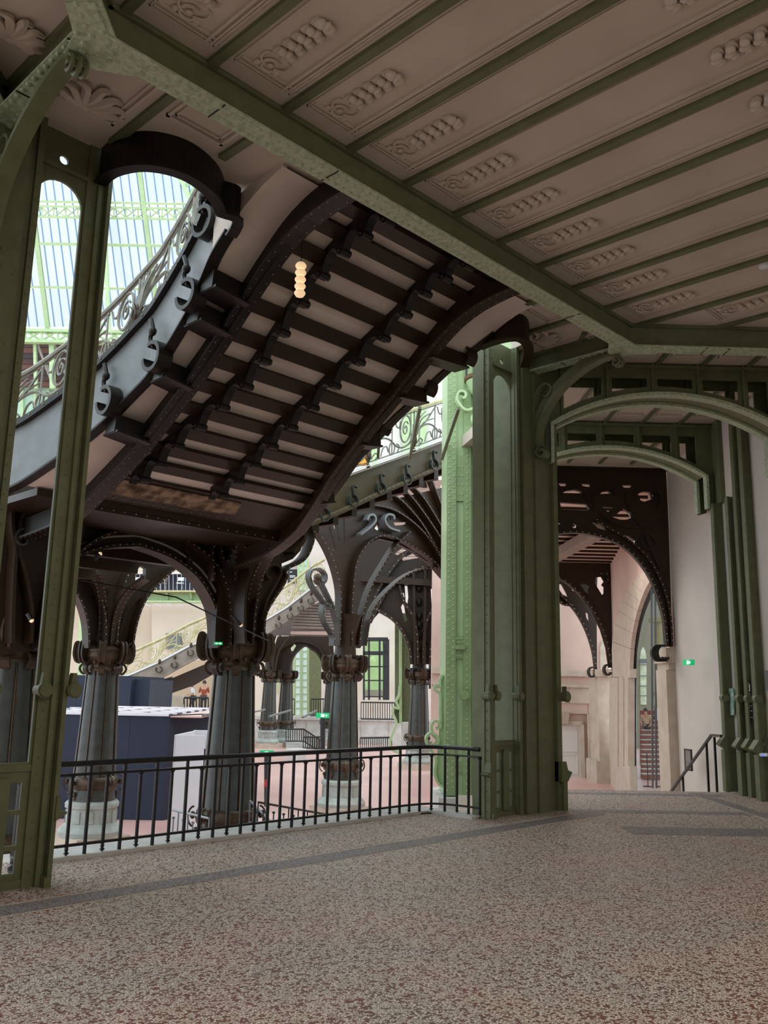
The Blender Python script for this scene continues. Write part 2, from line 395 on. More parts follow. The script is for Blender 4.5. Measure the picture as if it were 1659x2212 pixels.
# ceiling strip between main girder and stair opening
for x, y in ((3.63, 7.25), (4.49, 6.66), (9.24, 6.55), (10.08, 6.95)): joist_xy(x, 5.8, x, y)
for x0, x1, y1 in ((3.75, 4.37, 6.5), (9.36, 9.96, 6.5), (2.85, 3.5, 7.0), (10.2, 10.75, 7.1)):
    b = frame_mb(x0, x1, 5.95, y1, CZ, .03, .03); b2 = frame_mb(x0+.06, x1-.06, 6.01, y1-.06, CZ, .02, .02); b.add(b2.v, b2.f)
    b.build('coffer_moulding', PLAST, ceiling)
# palmette relief by the piers
def palmette(cx, cy, s, flip=1):
    b = MB()
    for k in range(-3, 4):
        a = k*.42; L = s*(1-.08*abs(k)); ex, ey = math.sin(a), -math.cos(a)*flip
        p = [V((cx, cy, CZ-.01)), V((cx+ex*L*.45+ey*.0, cy+ey*L*.45, CZ-.03)), V((cx+ex*L*.8, cy+ey*L*.85, CZ-.035)), V((cx+ex*L*.95+math.copysign(.06, k or 1), cy+ey*L*.8, CZ-.02))]
        b.tube(smooth(p, 4), lambda t: .02+.035*math.sin(math.pi*min(t*1.1, 1))*.7, 5)
    b.ball((cx, cy, CZ-.01), .07, .05, .04)
    for sx in (-1, 1): b.tube(spiral((cx+sx*.14, cy-.02*flip, CZ-.015), NX*sx, NY*flip, .085, 1.1, 0, 14), .018, 5)
    return b.build('palmette_relief', PLAST, ceiling)
palmette(3.18, 6.95, .42); palmette(10.38, 7.0, .42)
palmette(2.35, 6.6, .34)
# coffered strips beyond the canted girder: joists run away from the camera
for k in range(-4, 6):
    l = 3.06+.72*k
    if l > 6.6: continue
    a, c = DL(11.95, l, 0), DL(19.3, l, 0)
    if l < 3.0: a = DL(13.2, l, 0)
    if l < 2.4: a = DL(15.6, l, 0)
    joist_xy(a.x, a.y, c.x, c.y, .06)
def frame_dl(d0, d1, l0, l1, w_=.03, h=.03):
    b = MB(); b.dl(d0, d0+w_, l0, l1, CZ-h, CZ+.01); b.dl(d1-w_, d1, l0, l1, CZ-h, CZ+.01); b.dl(d0, d1, l0, l0+w_, CZ-h, CZ+.01); b.dl(d0, d1, l1-w_, l1, CZ-h, CZ+.01)
    return b.build('coffer_moulding', PLAST, ceiling)
for k in range(-1, 6):
    l = 3.06+.72*k
    for d0, d1 in ((11.98, 12.85), (13.35, 15.8), (16.45, 18.9)):
        if l+.72 < 6.7 and not (k < 0 and d0 < 14): frame_dl(d0+.1, d1-.1, l+.1, l+.62)

# walls
b = MB(); b.dl(11.0, 16.95, 6.64, 7.15, NAVE, CZ+.2); b.dl(16.95, 19.75, 6.9, 7.15, NAVE, CZ+.2); wall_right = struct('wall_right', b, WALLW)
b = MB(); b.prism([(18.6, -6.9, 0), (18.6, -6.9, 7), (DL(11, 6.8, 0).x, DL(11, 6.8, 0).y, 7), (DL(11, 6.8, 0).x, DL(11, 6.8, 0).y, 0)], (.2, .0, 0)); struct('wall_front_right', b, WALLW)
b = MB(); b.bx(-8.3, 18.6, -7.3, -7, 0, 7); struct('wall_back', b, WALLW)
b = MB(); b.bx(-8.3, -8, -7.3, 8.6, 0, 7); struct('wall_left', b, WALLW)

# ================================================================== main riveted girder and its canted arms
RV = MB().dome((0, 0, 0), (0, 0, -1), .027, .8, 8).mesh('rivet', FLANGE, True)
def rivets_part(name, pts, nrm, r, mt, parent, n=6):
    b = MB()
    for p in pts: b.dome(p, nrm, r, .6, n)
    o = b.build(name, mt, parent); o['kind'] = 'stuff'; return o
def girder(label, a, c, z0=6.45, wdt=.24, riv=True, loc=None, near=None, group=None, name='riveted_girder'):
    """plate girder under the ceiling from a to c: web, bottom flange, angle bars, rivets"""
    a, c = V((a[0], a[1], 0)), V((c[0], c[1], 0)); d = (c-a).normalized(); s = V((d.y, -d.x, 0)); L = (c-a).length
    t = thing(name, label, 'girder', (a.x, a.y, z0), group)
    b = MB(); b.beam(a+NZ*(z0+.175), c+NZ*(z0+.175), s, .05, .37); b.build('web', GREEN, t)
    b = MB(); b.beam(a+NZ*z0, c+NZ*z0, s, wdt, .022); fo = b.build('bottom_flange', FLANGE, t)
    b = MB()
    for sg in (-1, 1): b.beam(a+s*sg*.045+NZ*(z0+.03), c+s*sg*.045+NZ*(z0+.03), s, .05, .035)
    b.build('angle_bar', GREEN, t)
    b = MB()
    for sg in (-1, 1): b.beam(a+s*sg*.04+NZ*(CZ-.02), c+s*sg*.04+NZ*(CZ-.02), s, .05, .06)
    b.build('top_angle', GREEN, t)
    k = 0; x = .06
    while x < L and riv:
        for sg in (-1, 1):
            p = a+d*(x+(.035 if sg > 0 else 0))+s*sg*.062+NZ*(z0-.011)
            inst('rivet', RV, fo, p)
        x += .105
    for q in (1.05, 2.35, L-1.5):
        if 0 < q < L:
            b = MB(); b.beam(a+d*q+NZ*(z0-.012), a+d*(q+.012)+NZ*(z0-.012), s, wdt, .012); b.build('joint_seam', BLACKB, fo)
    return t
YB = 5.69
girder('long pale green riveted girder running diagonally under the coffered ceiling', (2.70, YB), (10.82, YB))
girder('green girder arm turning right from the right-hand knuckle of the long girder', (10.82, YB), (DL(11.68, 6.5, 0).x, DL(11.68, 6.5, 0).y))
girder('green girder arm rising to the top edge from the left-hand knuckle', (2.70, YB), (-.8, 2.19))
girder('green girder tie between right knuckle and right pier', (10.9, 5.75), (10.9, 7.4), wdt=.2, z0=6.52)
girder('green girder tie between left knuckle and left pier', (2.62, 5.75), (2.62, 7.4), wdt=.2, z0=6.52)
girder('far green girder piece crossing the top left corner', (2.62, 7.3), (.3, 5.0), wdt=.2, z0=6.55)
for kx, lb in ((10.82, 'riveted gusset plate at the right knuckle of the long girder'), (2.70, 'riveted gusset plate at the left knuckle of the long girder')):
    g = MB(); s_ = 1 if kx > 5 else -1
    g.prism([(kx-s_*.35, YB-.13, 6.437), (kx+s_*.02, YB-.13, 6.437), (kx+s_*.26, YB-.36, 6.437), (kx+s_*.40, YB-.2, 6.437), (kx+s_*.2, YB+.06, 6.437), (kx+s_*.16, YB+.3, 6.437), (kx-s_*.08, YB+.3, 6.437), (kx-s_*.35, YB+.13, 6.437)], (0, 0, .014))
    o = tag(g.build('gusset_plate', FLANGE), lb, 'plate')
    for i in range(10):
        a_ = i*.63; inst('rivet', RV, o, (kx+.02*s_+.11*math.cos(a_)*(1+i % 2*.6), YB+.02+.10*math.sin(a_)*(1+i % 2*.6), 6.43))

def bracket(x, label, sgn):
    """curved box-section bracket from the girder knuckle down the pier face"""
    yz = [(5.92, 6.40), (6.05, 6.44), (6.3, 6.40), (6.57, 6.30), (6.83, 6.15), (7.05, 5.95), (7.2, 5.72), (7.27, 5.5), (7.27, 5.3)]
    path = smooth([V((x, y, z)) for y, z in yz], 5)
    t = thing('curved_bracket', label, 'bracket', (x, 7.3, 5.3))
    MB().strip(path, NX, .15, .05).build('rib_flange', GREEN, t)
    MB().strip(offs(path, NX, -.09), NX, .05, .14).build('rib_web', GREEN, t)
    b = MB(); b.tube(spiral((x, 5.93, 6.32), NY, NZ, .085, 1.3, math.pi/2, 18), .022, 6)
    for dx in (-.06, .06): b.tube(spiral((x+dx, 5.93, 6.32), NY, NZ, .08, 1.3, math.pi/2, 16), .018, 5)
    b.build('upper_volute', GREEN, t)
    b = MB(); b.strip(spiral((x, 7.20, 5.2), -NY, NZ, .11, 1.2, math.pi/2, 16), NX, .16, .025); b.build('lower_volute', GREEN, t)
    b = MB(); b.strip(smooth([V((x, 7.34, 6.0)), V((x, 7.28, 6.2)), V((x, 7.13, 6.27)), V((x, 7.03, 6.18)), V((x, 7.08, 6.07)), V((x, 7.17, 6.08))], 4), NX, .09, .03); b.build('corner_volute', GREEN, t)
    rivets_part('rivet_row', along(path, .11), -NZ, .012, GREEN, t)
    return t
bracket(10.9, 'green curved bracket beside the right pier, springing to the right knuckle', 1)
bracket(2.62, 'green curved bracket at the top left corner, springing to the left knuckle', -1)

# ================================================================== screens and piers (mirrored about x = 6.76)
def screen(mx, label_m, label_p):
    """riveted screen: slender post, tall round-headed opening, lattice panel, pier body"""
    def X(x): return x if mx > 0 else 13.52-x
    t = thing('riveted_pier', label_p, 'pier', (X(10.9), 7.5, 0))
    def bxx(b, x0, x1, *r): b.bx(min(X(x0), X(x1)), max(X(x0), X(x1)), *r)
    # front plate with the round-headed opening
    top = [V((X(10.02+.215+.215*math.cos(a)*-1), 7.5, 6.10+.21*math.sin(a))) for a in [math.pi*i/12 for i in range(13)]]
    hole = [V((X(10.02), 7.5, 1.0))]+top+[V((X(10.45), 7.5, 1.0))]
    lat = []
    for z0, z1 in ((.62, .84), (.34, .58), (.12, .30)):
        for xa, xb in ((10.06, 10.16), (10.31, 10.41)): lat.append([V((X(xa), 7.5, z0)), V((X(xb), 7.5, z0)), V((X(xb), 7.5, z1)), V((X(xa), 7.5, z1))])
    eye = [V((X(10.235+.045*math.cos(a)), 7.5, 6.53+.045*math.sin(a))) for a in [2*math.pi*i/12 for i in range(12)]]
    b = MB(); b.prism([V((X(9.80), 7.5, 0)), V((X(10.60), 7.5, 0)), V((X(10.60), 7.5, CZ)), V((X(9.80), 7.5, CZ))], (0, .03, 0), [hole, eye]+lat)
    b.build('screen_plate', GREEN, t)
    b = MB(); bxx(b, 9.76, 10.0, 7.46, 7.50, 0, CZ); b.build('post_flange', GREEN, t)
    b = MB(); bxx(b, 9.78, 9.82, 7.38, 7.68, 0, CZ); b.build('post_side_plate', GREEN, t)
    b = MB(); bxx(b, 9.86, 9.90, 7.42, 7.5, 0, 6.4); b.build('post_rib', GREEN, t)
    b = MB(); bxx(b, 10.0, 10.47, 7.47, 7.52, .93, .985); b.build('panel_rail', GREEN, t); b = MB(); bxx(b, 10.0, 10.47, 7.47, 7.52, .0, .07); b.build('panel_rail', GREEN, t)
    b = MB(); bxx(b, 10.18, 10.29, 7.44, 7.47, .08, .88); b.build('panel_strap', GREEN, t)
    b = MB(); b.beam((X(9.99), 7.47, 6.42), (X(10.6), 7.47, 6.42), NY, .05, .04); b.build('transom', GREEN, t)
    # pier body of several vertical plates
    for i, (x0, x1, y) in enumerate(((10.46, 10.60, 7.42), (10.60, 10.86, 7.36), (10.86, 11.10, 7.33), (11.10, 11.30, 7.36), (11.30, 11.42, 7.30))):
        b = MB(); bxx(b, x0, x1-.006, y, 7.95, 0, CZ); b.build('pier_plate', GREEN, t)
    b = MB(); bxx(b, 10.47, 10.53, 7.38, 7.43, 0, CZ); b.build('angle_bar', GREEN, t)
    b = MB()
    for xx, yy, x1 in ((10.42, 7.29, 11.5), ): bxx(b, 11.36, 11.46, 7.25, 7.5, 0, .42)
    b.prism([V((X(11.3), 7.30, .40)), V((X(11.46), 7.30, .40)), V((X(11.58), 7.30, .52)), V((X(11.46), 7.30, .56)), V((X(11.42), 7.30, .68)), V((X(11.3), 7.30, .68))], (0, .12, 0))
    b.build('pier_foot', GREEN, t)
    # scroll rolls at hand height
    for xr, yr in ((9.74, 7.40), (9.98, 7.46), (10.44, 7.40), (11.42, 7.27)):
        b = MB(); r = .055 if xr < 11 else .07
        b.tube([V((X(xr), yr-.09, 1.6)), V((X(xr), yr+.06, 1.6))], r, 14)
        b.tube([V((X(xr), yr-.075, 1.6)), V((X(xr), yr-.055, 1.6))], r+.012, 14)
        b.prism([V((X(xr-.03), yr-.02, 1.62)), V((X(xr+.03), yr-.02, 1.62)), V((X(xr+.018), yr-.02, 1.75)), V((X(xr-.018), yr-.02, 1.75))], (0, .06, 0))
        b.build('scroll_roll', GREEN, t)
    # small pointed capping brackets on the post
    b = MB(); b.prism([V((X(9.80), 7.42, .52)), V((X(9.70), 7.42, .575)), V((X(9.70), 7.42, .59)), V((X(9.76), 7.42, .60)), V((X(9.77), 7.42, .72)), V((X(9.80), 7.42, .72))], (0, .12, 0)); b.build('post_bracket', GREEN, t); b = MB()
    b.prism([V((X(9.80), 7.42, 0)), V((X(9.86), 7.42, 0)), V((X(9.86), 7.42, .08)), V((X(9.80), 7.42, .08))], (0, .16, 0)); b.build('post_foot', GREEN, t)
    rows = []
    z = .1
    while z < 6.6:
        rows.append(((X(9.835), 7.458, z), (0, -1, 0))); rows.append(((X(9.95), 7.458, z+.03), (0, -1, 0)))
        rows.append(((X(10.51), 7.375, z), (0, -1, 0))); rows.append(((X(9.775), 7.43, z), (-1 if mx > 0 else 1, 0, 0)))
        rows.append(((X(11.36), 7.295, z), (0, -1, 0)))
        if int(z*10) % 3 == 0: rows += [((X(q), 7.355, z), (0, -1, 0)) for q in (10.65, 10.8)]+[((X(q), 7.325, z), (0, -1, 0)) for q in (10.9, 11.05)]
        z += .13
    b = MB()
    for p, n_ in rows: b.dome(p, n_, .011, .7, 6)
    o = b.build('rivet_rows', GREEN, t); o['kind'] = 'stuff'
    return t
screen(1, '', 'green riveted pier with round-headed screen at the right end of the railing')
screen(-1, '', 'green riveted pier with round-headed screen at the left edge')
# railing glimpsed behind the left lattice panel comes with the side railing below

# ================================================================== spandrel girders of the corridor
def arch_girder(Dn, label):
    lc, Rr, zc = 4.60, 3.35, 6.27
    t = thing('arched_girder', label, 'girder', DL(Dn, lc, 5.2), 'arched corridor girders')
    def arcz(l, add=0): return zc-(Rr-math.sqrt(max(Rr*Rr-(l-lc)**2, .01)))+add
    lL, lR = 2.80, 6.40
    ls = [lL+(lR-lL)*i/28 for i in range(29)]
    for kk, D_ in enumerate((Dn, Dn+.5)):
        poly = [DL(D_, 2.6, CZ), DL(D_, 2.6, 5.15), DL(D_, lL-.03, 5.10), DL(D_, lL, 5.18)]+[DL(D_, l, arcz(l)) for l in ls]+[DL(D_, lR, 5.18), DL(D_, lR+.03, 5.10), DL(D_, 6.6, 5.15), DL(D_, 6.6, CZ)]
        holes = []
        for j in range(5):
            a, c = 2.98+.72*j+.08, 2.98+.72*(j+1)-.08
            if j == 0: a = 2.98
            if j == 4: c = 6.25
            top_ = 6.55; bot = [max(arcz(l, .15), 0) for l in (a, (a+c)/2, c)]
            h = [DL(D_, a, top_), DL(D_, c, top_), DL(D_, c, min(bot[2], 6.5)), DL(D_, (a+c)/2, min(bot[1], 6.5)), DL(D_, a, min(bot[0], 6.5))]
            holes.append(h)
        b = MB(); b.prism(poly, DL(.03, 0, 0), holes); b.build('spandrel_plate', GREEN, t)
        path = [DL(D_-.06, lL+.0, 5.12)]+[DL(D_-.06, l, arcz(l)) for l in ls]+[DL(D_-.06, lR, 5.12)]
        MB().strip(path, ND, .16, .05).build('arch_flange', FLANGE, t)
        for j in range(0, 6):
            l = 2.98+.72*j
            b = MB(); z0 = arcz(min(max(l, lL), lR)); b.dl(D_-.06, D_+.02, l-.022, l+.022, z0, CZ); b.build('stiffener', GREEN, t)
        b = MB(); b.dl(D_-.07, D_+.02, 2.6, 6.6, CZ-.09, CZ-.04); b.build('top_rail', GREEN, t)
    b = MB(); path = [DL(Dn+.25, l, arcz(l, .03)) for l in ls]; b.strip(path, ND, .5, .02); b.build('arch_soffit', GREEN, t)
    return t
arch_girder(13.15, 'nearer arched green girder with rectangular openings above the corridor')
arch_girder(16.25, 'second arched green girder, seen under the nearer one')
def pilaster(Dp, Lp, ztop, label, wdt=.13):
    t = thing('wall_pilaster', label, 'pilaster', DL(Dp, Lp, 0), None)
    b = MB(); b.dl(Dp-wdt/2, Dp+wdt/2, Lp-.03, Lp, 0, ztop); b.build('flange', GREEN, t)
    b = MB(); b.dl(Dp-.02, Dp+.02, Lp, 6.64, 0, ztop); b.build('web', GREEN, t)
    b = MB(); b.dl(Dp-wdt/2-.01, Dp+wdt/2+.01, Lp-.06, Lp+.02, 0, .72)
    b.prism([DL(Dp, Lp, .72), DL(Dp, Lp-.14, .80), DL(Dp, Lp-.14, .82), DL(Dp, Lp-.04, .96), DL(Dp, Lp, .96)], DL(wdt+.04, 0, 0)); b.build('foot', GREEN, t)
    b = MB(); b.tube([DL(Dp-.10, Lp-.0, 1.62), DL(Dp+.02, Lp-.0, 1.62)], .07, 14); b.build('scroll_roll', GREEN, t)
    pts = []; z = .1
    while z < ztop-.1: pts.append(DL(Dp-.04, Lp-.03, z)); pts.append(DL(Dp+.04, Lp-.03, z+.04)); z += .16
    rivets_part('rivet_row', pts, -NL, .011, GREEN, t)
    pts = [DL(Dp-wdt/2, Lp-.015, q*.16+.1) for q in range(int((ztop-.2)/.16))]
    return t
pilaster(16.1, 6.47, 5.2, 'slender green riveted pilaster on the white wall, leftmost, beside the black handrail')
pilaster(15.5, 6.50, 5.2, 'slender green riveted pilaster on the white wall, between the poster and the brown sign')
pilaster(15.28, 6.56, CZ, 'slim green riveted pilaster strip directly left of the brown sign')
pilaster(14.8, 6.50, CZ, 'green riveted pilaster on the white wall, rightmost, right of the brown sign', .15)
b = MB(); b.dl(15.9, 16.85, 6.56, 6.64, 5.2, CZ); tag(b.build('pilaster_head', GREEN), 'broad green riveted plate heading the paired pilasters under the second arched girder', 'plate')

# ================================================================== foreground railing
RAILZ, RY = .885, 8.35
tr = thing('iron_railing', 'black iron balcony railing with knobbed balusters between the two green piers', 'railing', (6.8, RY, 0))
cpts = [V((3.72, 7.55, 0)), V((3.74, 8.15, 0)), V((3.82, 8.30, 0)), V((4.0, RY, 0)), V((9.2, RY, 0)), V((9.55, 8.30, 0)), V((9.70, 8.15, 0)), V((9.76, 7.9, 0)), V((9.78, 7.55, 0))]
rp = cpts[:1]+smooth(cpts[1:4], 4)+smooth(cpts[4:], 5)
def lift(p, z): return [q+NZ*z for q in p]
b = MB(); b.tube(lift(rp, RAILZ), .028, 8); b.build('handrail', BLACK, tr)
b = MB(); b.strip(lift(rp, RAILZ-.10), NZ, .024, .035); b.build('upper_rail', BLACK, tr)
b = MB(); b.strip(lift(rp, .13), NZ, .024, .035); b.build('lower_rail', BLACK, tr)
b = MB(); b.strip(lift(rp, .005), NZ, .02, .05); b.build('floor_rail', BLACK, tr)
TALL = MB(); TALL.tube([V((0, 0, .0)), V((0, 0, RAILZ-.015))], .019, 8); TALL = TALL.mesh('baluster', BLACK)
SHORT = MB(); SHORT.tube([V((0, 0, .09)), V((0, 0, RAILZ-.13))], .018, 8)
SHORT.lathe((0, 0, 0), [(.004, .035), (.012, .045), (.03, .06), (.012, .075), (.02, .085), (.02, .1), (.014, .11)], 8)
SHORT.lathe((0, 0, 0), [(.014, .73), (.018, .75), (.034, .775), (.034, .787), (.004, .80)], 8); SHORT = SHORT.mesh('baluster', BLACK)
straight = resample(rp, 400); L_ = sum((a-b2).length for a, b2 in zip(rp, rp[1:])); nb = int(round(L_/.182)); bal = resample(rp, nb)
for i, p in enumerate(bal): inst('baluster', TALL if i % 2 == 0 else SHORT, tr, p)

# ================================================================== the main staircase seen from below
ZY = [5.0, 5.8, 6.6, 7.1, 8.3, 9.75, 11.3, 12.5, 20]; ZZ = [6.8, 6.8, 6.74, 6.5, 5.62, 4.78, 4.15, 4.0, 4.0]
def Zs(y):
    for i in range(len(ZY)-1):
        if y <= ZY[i+1]: return ZZ[i]+(ZZ[i+1]-ZZ[i])*(y-ZY[i])/(ZY[i+1]-ZY[i])
    return 4.0
def S(px, py, off=0):
    d = P(px, py, y=1.0)-CAM; lo = None; t = 3.0; pv = None
    while t < 22:
        p = CAM+d*t; f = p.z-(Zs(p.y)+off)
        if f >= 0: break
        t += .004
    return CAM+d*t
STP = thing('iron_staircase', 'dark brown iron staircase seen from below, rising to the upper floor', 'staircase', (7, 9, 4))
def interp_x(path, y):
    for a, c in zip(path, path[1:]):
        if min(a.y, c.y) <= y <= max(a.y, c.y) and abs(c.y-a.y) > 1e-6: return a.x+(c.x-a.x)*(y-a.y)/(c.y-a.y)
    return path[0].x if abs(path[0].y-y) < abs(path[-1].y-y) else path[-1].x
Lp = [V((5.46, 6.0, 0)), V((5.52, 7.2, 0)), V((5.58, 9, 0)), V((5.6, 11.2, 0)), V((5.5, 12.6, 0))]
Rp = [V((8.30, 6.0, 0)), V((8.40, 7.5, 0)), V((8.43, 8.44, 0)), V((8.63, 9.4, 0)), V((9.1, 10.63, 0)), V((9.35, 12.6, 0))]
ys = [5.82+.2*i for i in range(35)]
def zst(y):
    k = [Zs(y+d) for d in (-.3, -.15, 0, .15, .3)]; return sum(k)/5
# soffit plaster between the strings (one steadily curved sheet of real thickness)
OL = [V((5.0, 6.5, 0)), V((5.02, 7.4, 0)), V((5.15, 8.0, 0)), V((5.22, 8.9, 0)), V((5.12, 9.6, 0)), V((5.0, 10.3, 0)), V((4.78, 11.2, 0)), V((4.5, 12.2, 0))]
OR = [V((9.36, 6.5, 0)), V((9.36, 7.05, 0)), V((9.12, 7.6, 0)), V((8.95, 8.4, 0)), V((8.95, 9.3, 0)), V((9.15, 9.95, 0)), V((9.4, 10.8, 0)), V((9.6, 12.2, 0))]
b = MB(); vs = []
ysf = [6.3+.15*i for i in range(34)]
for y in ysf:
    z = zst(y)
    for q in (0, 1):
        xl, xr = interp_x(OL, y)+.02, interp_x(OR, y)-.02
        vs += [V((xl, y, z+.1*q)), V((xr, y, z+.1*q))]
n_ = len(ysf); fs = []
for i in range(n_-1):
    a = i*4; c = a+4; fs += [(a, a+1, c+1, c), (a+2, c+2, c+3, a+3), (a, c, c+2, a+2), (a+1, a+3, c+3, c+1)]
b.add(vs, fs); b.sm = True; b.build('soffit', SOFFIT, STP)
def stringer(path, name, depth=.30, mt=BLACKB):
    pts = [V((interp_x(path, y), y, zst(y)-depth)) for y in ys if y >= 5.8]
    # flare down to the column head
    b = MB(); b.strip([p+NZ*depth*.5 for p in pts], NX, .05, depth); b.build(name+'_web', mt, STP)
    b = MB(); b.strip(pts, NX, .22, .03); b.build(name+'_flange', mt, STP)
    b = MB(); b.strip([p+V((0, 0, .035)) for p in pts], NX, .10, .04); b.build(name+'_angle', mt, STP)
    rv = []
    for p in along(pts, .13): rv += [p+V((-.075, 0, -.012)), p+V((.075, 0, -.012))]
    rivets_part('rivet_rows', rv, -NZ, .012, TAUPE, STP)
    return pts
lpts = stringer(Lp, 'stringer'); rpts = stringer(Rp, 'stringer', mt=BROWN)
# tread beams across, one per step, each a separate member
y = 5.95; k = 0
while y < 10.5:
    z = zst(y); xl, xr = interp_x(Lp, y), interp_x(Rp, y)
    sl_ = (zst(y+.1)-zst(y-.1))/.2; d = V((0, 1, sl_)).normalized(); nn = V((0, -sl_, 1)).normalized()
    c = V(((xl+xr)/2, y, z-.035)); hb = .075
    b = MB(); b.box(c, V(((xr-xl)/2, 0, 0)), d*hb, nn*.035)
    b.box(c-nn*.04, V(((xr-xl)/2, 0, 0)), d*(hb+.02), nn*.010)
    b.build('tread_beam', BROWN, STP)
    y += .355; k += 1
# two inner ogee-stepped strings
def ogee_string(path, depth=.18):
    b = MB(); y = 5.9; low = []; up = []
    while y < 10.3:
        z0 = zst(y); z1 = zst(y+.355)
        for f, dz in ((0, -.25), (.08, -.30), (.20, -.285), (.30, -.21), (.45, -.15), (.62, -.125), (.78, -.135), (.9, -.18)):
            yy = y+f*.355; low.append(V((interp_x(path, yy), yy, zst(yy)+dz)))
        y += .355
    up = [V((interp_x(path, p.y), p.y, zst(p.y)-.01)) for p in low]
    n = len(low)
    for i in range(n-1):
        b.add([low[i]-NX*.03, low[i]+NX*.03, low[i+1]+NX*.03, low[i+1]-NX*.03, up[i]-NX*.03, up[i]+NX*.03, up[i+1]+NX*.03, up[i+1]-NX*.03],
              [(0, 1, 2, 3), (4, 7, 6, 5), (0, 4, 5, 1), (2, 6, 7, 3), (1, 5, 6, 2), (0, 3, 7, 4)])
    b.strip(low, NX, .11, .016)
    b.build('ogee_string', BLACKB, STP)
    for i in range(0, n, 8):
        c = MB(); p = low[i]; p = low[min(i+1, n-1)]+NZ*.02; c.tube([p-NX*.075, p+NX*.075], .045, 10); c.ball(p-NX*.08, .025); c.build('string_knob', BLACKB, STP)
ogee_string([V((6.12, 5.9, 0)), V((6.2, 7.5, 0)), V((6.25, 8.4, 0)), V((6.0, 9.5, 0)), V((5.95, 11.2, 0))])
ogee_string([V((7.46, 5.9, 0)), V((7.6, 7.2, 0)), V((7.4, 8.0, 0)), V((7.25, 9, 0)), V((7.25, 11.2, 0))])

b = MB()
ya = [10.55+.1*i for i in range(9)]
for i in range(8):
    z0, z1 = zst(ya[i])-.05, zst(ya[i+1])-.05; xl, xr = interp_x(Lp, ya[i]), interp_x(Rp, ya[i]); b.add([(xl, ya[i], z0), (xr, ya[i], z0), (xr, ya[i+1], z1), (xl, ya[i+1], z1), (xl, ya[i], z0+.03), (xr, ya[i], z0+.03), (xr, ya[i+1], z1+.03), (xl, ya[i+1], z1+.03)], [(0, 1, 2, 3), (4, 7, 6, 5), (0, 4, 5, 1), (2, 6, 7, 3), (1, 5, 6, 2), (0, 3, 7, 4)])
b.build('apron_plate', BROWN, STP)
b = MB(); z0, z1 = zst(10.62)-.06, zst(10.95)-.06
b.prism([V((5.75, 10.62, z0)), V((6.6, 10.60, z0)), V((7.9, 10.62, z0)), V((8.0, 10.9, z1+.02)), V((7.3, 10.98, z1-.01)), V((6.9, 10.92, z1)), V((6.2, 10.97, z1)), V((5.75, 10.92, z1))], (0, 0, .015))
b.build('worn_plaster_strip', mat('worn flaking plaster', (150, 128, 104), (70, 52, 36), 6, .9, bump=.5, bscale=18), STP)
rivets_part('rivet_rows', [V((5.7+.16*k, yy, zst(yy)-.06)) for k in range(18) for yy in (11.05, 11.25)], -NZ, .013, TAUPE, STP)

# outer strings: panel, flanges, rings, and the looped fascia around the ceiling opening
def vsheet(b, low, h0, h1, t):
    n = len(low)
    for i in range(n-1):
        a, c = low[i], low[i+1]; s_ = V(((c-a).y, -(c-a).x, 0)).normalized()*t/2
        b.add([a+NZ*h0-s_, a+NZ*h0+s_, c+NZ*h0+s_, c+NZ*h0-s_, a+NZ*h1-s_, a+NZ*h1+s_, c+NZ*h1+s_, c+NZ*h1-s_],
              [(0, 1, 2, 3), (4, 7, 6, 5), (0, 4, 5, 1), (2, 6, 7, 3), (1, 5, 6, 2), (0, 3, 7, 4)])
    return b
def hstrip(path, wdt, t):
    b = MB(); vs = []; N = len(path)
    for i, p in enumerate(path):
        d = path[min(i+1, N-1)]-path[max(i-1, 0)]; s_ = V((d.y, -d.x, 0)).normalized()*wdt/2
        vs += [p-s_-NZ*t/2, p+s_-NZ*t/2, p+s_+NZ*t/2, p-s_+NZ*t/2]
    fs = [(i*4+k, i*4+(k+1) % 4, i*4+4+(k+1) % 4, i*4+4+k) for i in range(N-1) for k in range(4)]
    b.add(vs, fs+[(3, 2, 1, 0), (N*4-4, N*4-3, N*4-2, N*4-1)]); return b
# left outer string line: lower edge points on the soffit surface
lowL = [V((interp_x(OL, y), y, zst(y)-.02)) for y in [6.95+.25*i for i in range(21)]]
fas = [V((p.x, p.y, CZ-.37)) for p in sl]
fas = fas+smooth([fas[-1], V((4.93, 6.95, 6.40)), V((5.0, 7.15, 6.33)), lowL[1]], 4)[1:]
vsheet(MB(), fas, 0, .37, .03).build('opening_fascia', BLACKB, STP)
b = MB(); b.prism([V((5.0, 6.3, CZ+.1)), V((5.0, 7.45, CZ+.1)), V((5.0, 7.45, zst(7.45)-.02)), V((5.0, 7.2, zst(7.2)-.02)), V((5.0, 6.9, zst(6.9)-.02)), V((5.0, 6.6, zst(6.6)-.01)), V((5.0, 6.3, zst(6.3)))], (.05, 0, 0)); b.build('soffit_cheek', SOFFIT, STP)
hstrip(fas, .12, .03).build('fascia_flange', BLACKB, STP)
vsheet(MB(), smooth(lowL[1:], 3), 0, .85, .03).build('outer_string', STRING, STP)
ls_ = smooth(lowL[1:], 3)
hstrip(ls_, .14, .03).build('lower_flange', BLACKB, STP)
hstrip([p+NZ*.86-NX*.02 for p in ls_], .14, .08).build('upper_flange', BLACKB, STP)
rivets_part('rivet_row', [p+V((-.095, 0, .86)) for p in along(ls_, .28)], -NX, .014, TAUPE, STP)
def ring_clip(c, side, up, r, wd=.14, mt=BLACKB, tail=None):
    b = MB(); ax = up; a0 = math.radians(70)
    path = [c+(side*math.cos(a)+up*math.sin(a))*r for a in [math.radians(100+290*i/20) for i in range(21)]]
    b.strip(path, side.cross(up), wd, .03); b.build('ring_bracket', mt, STP)
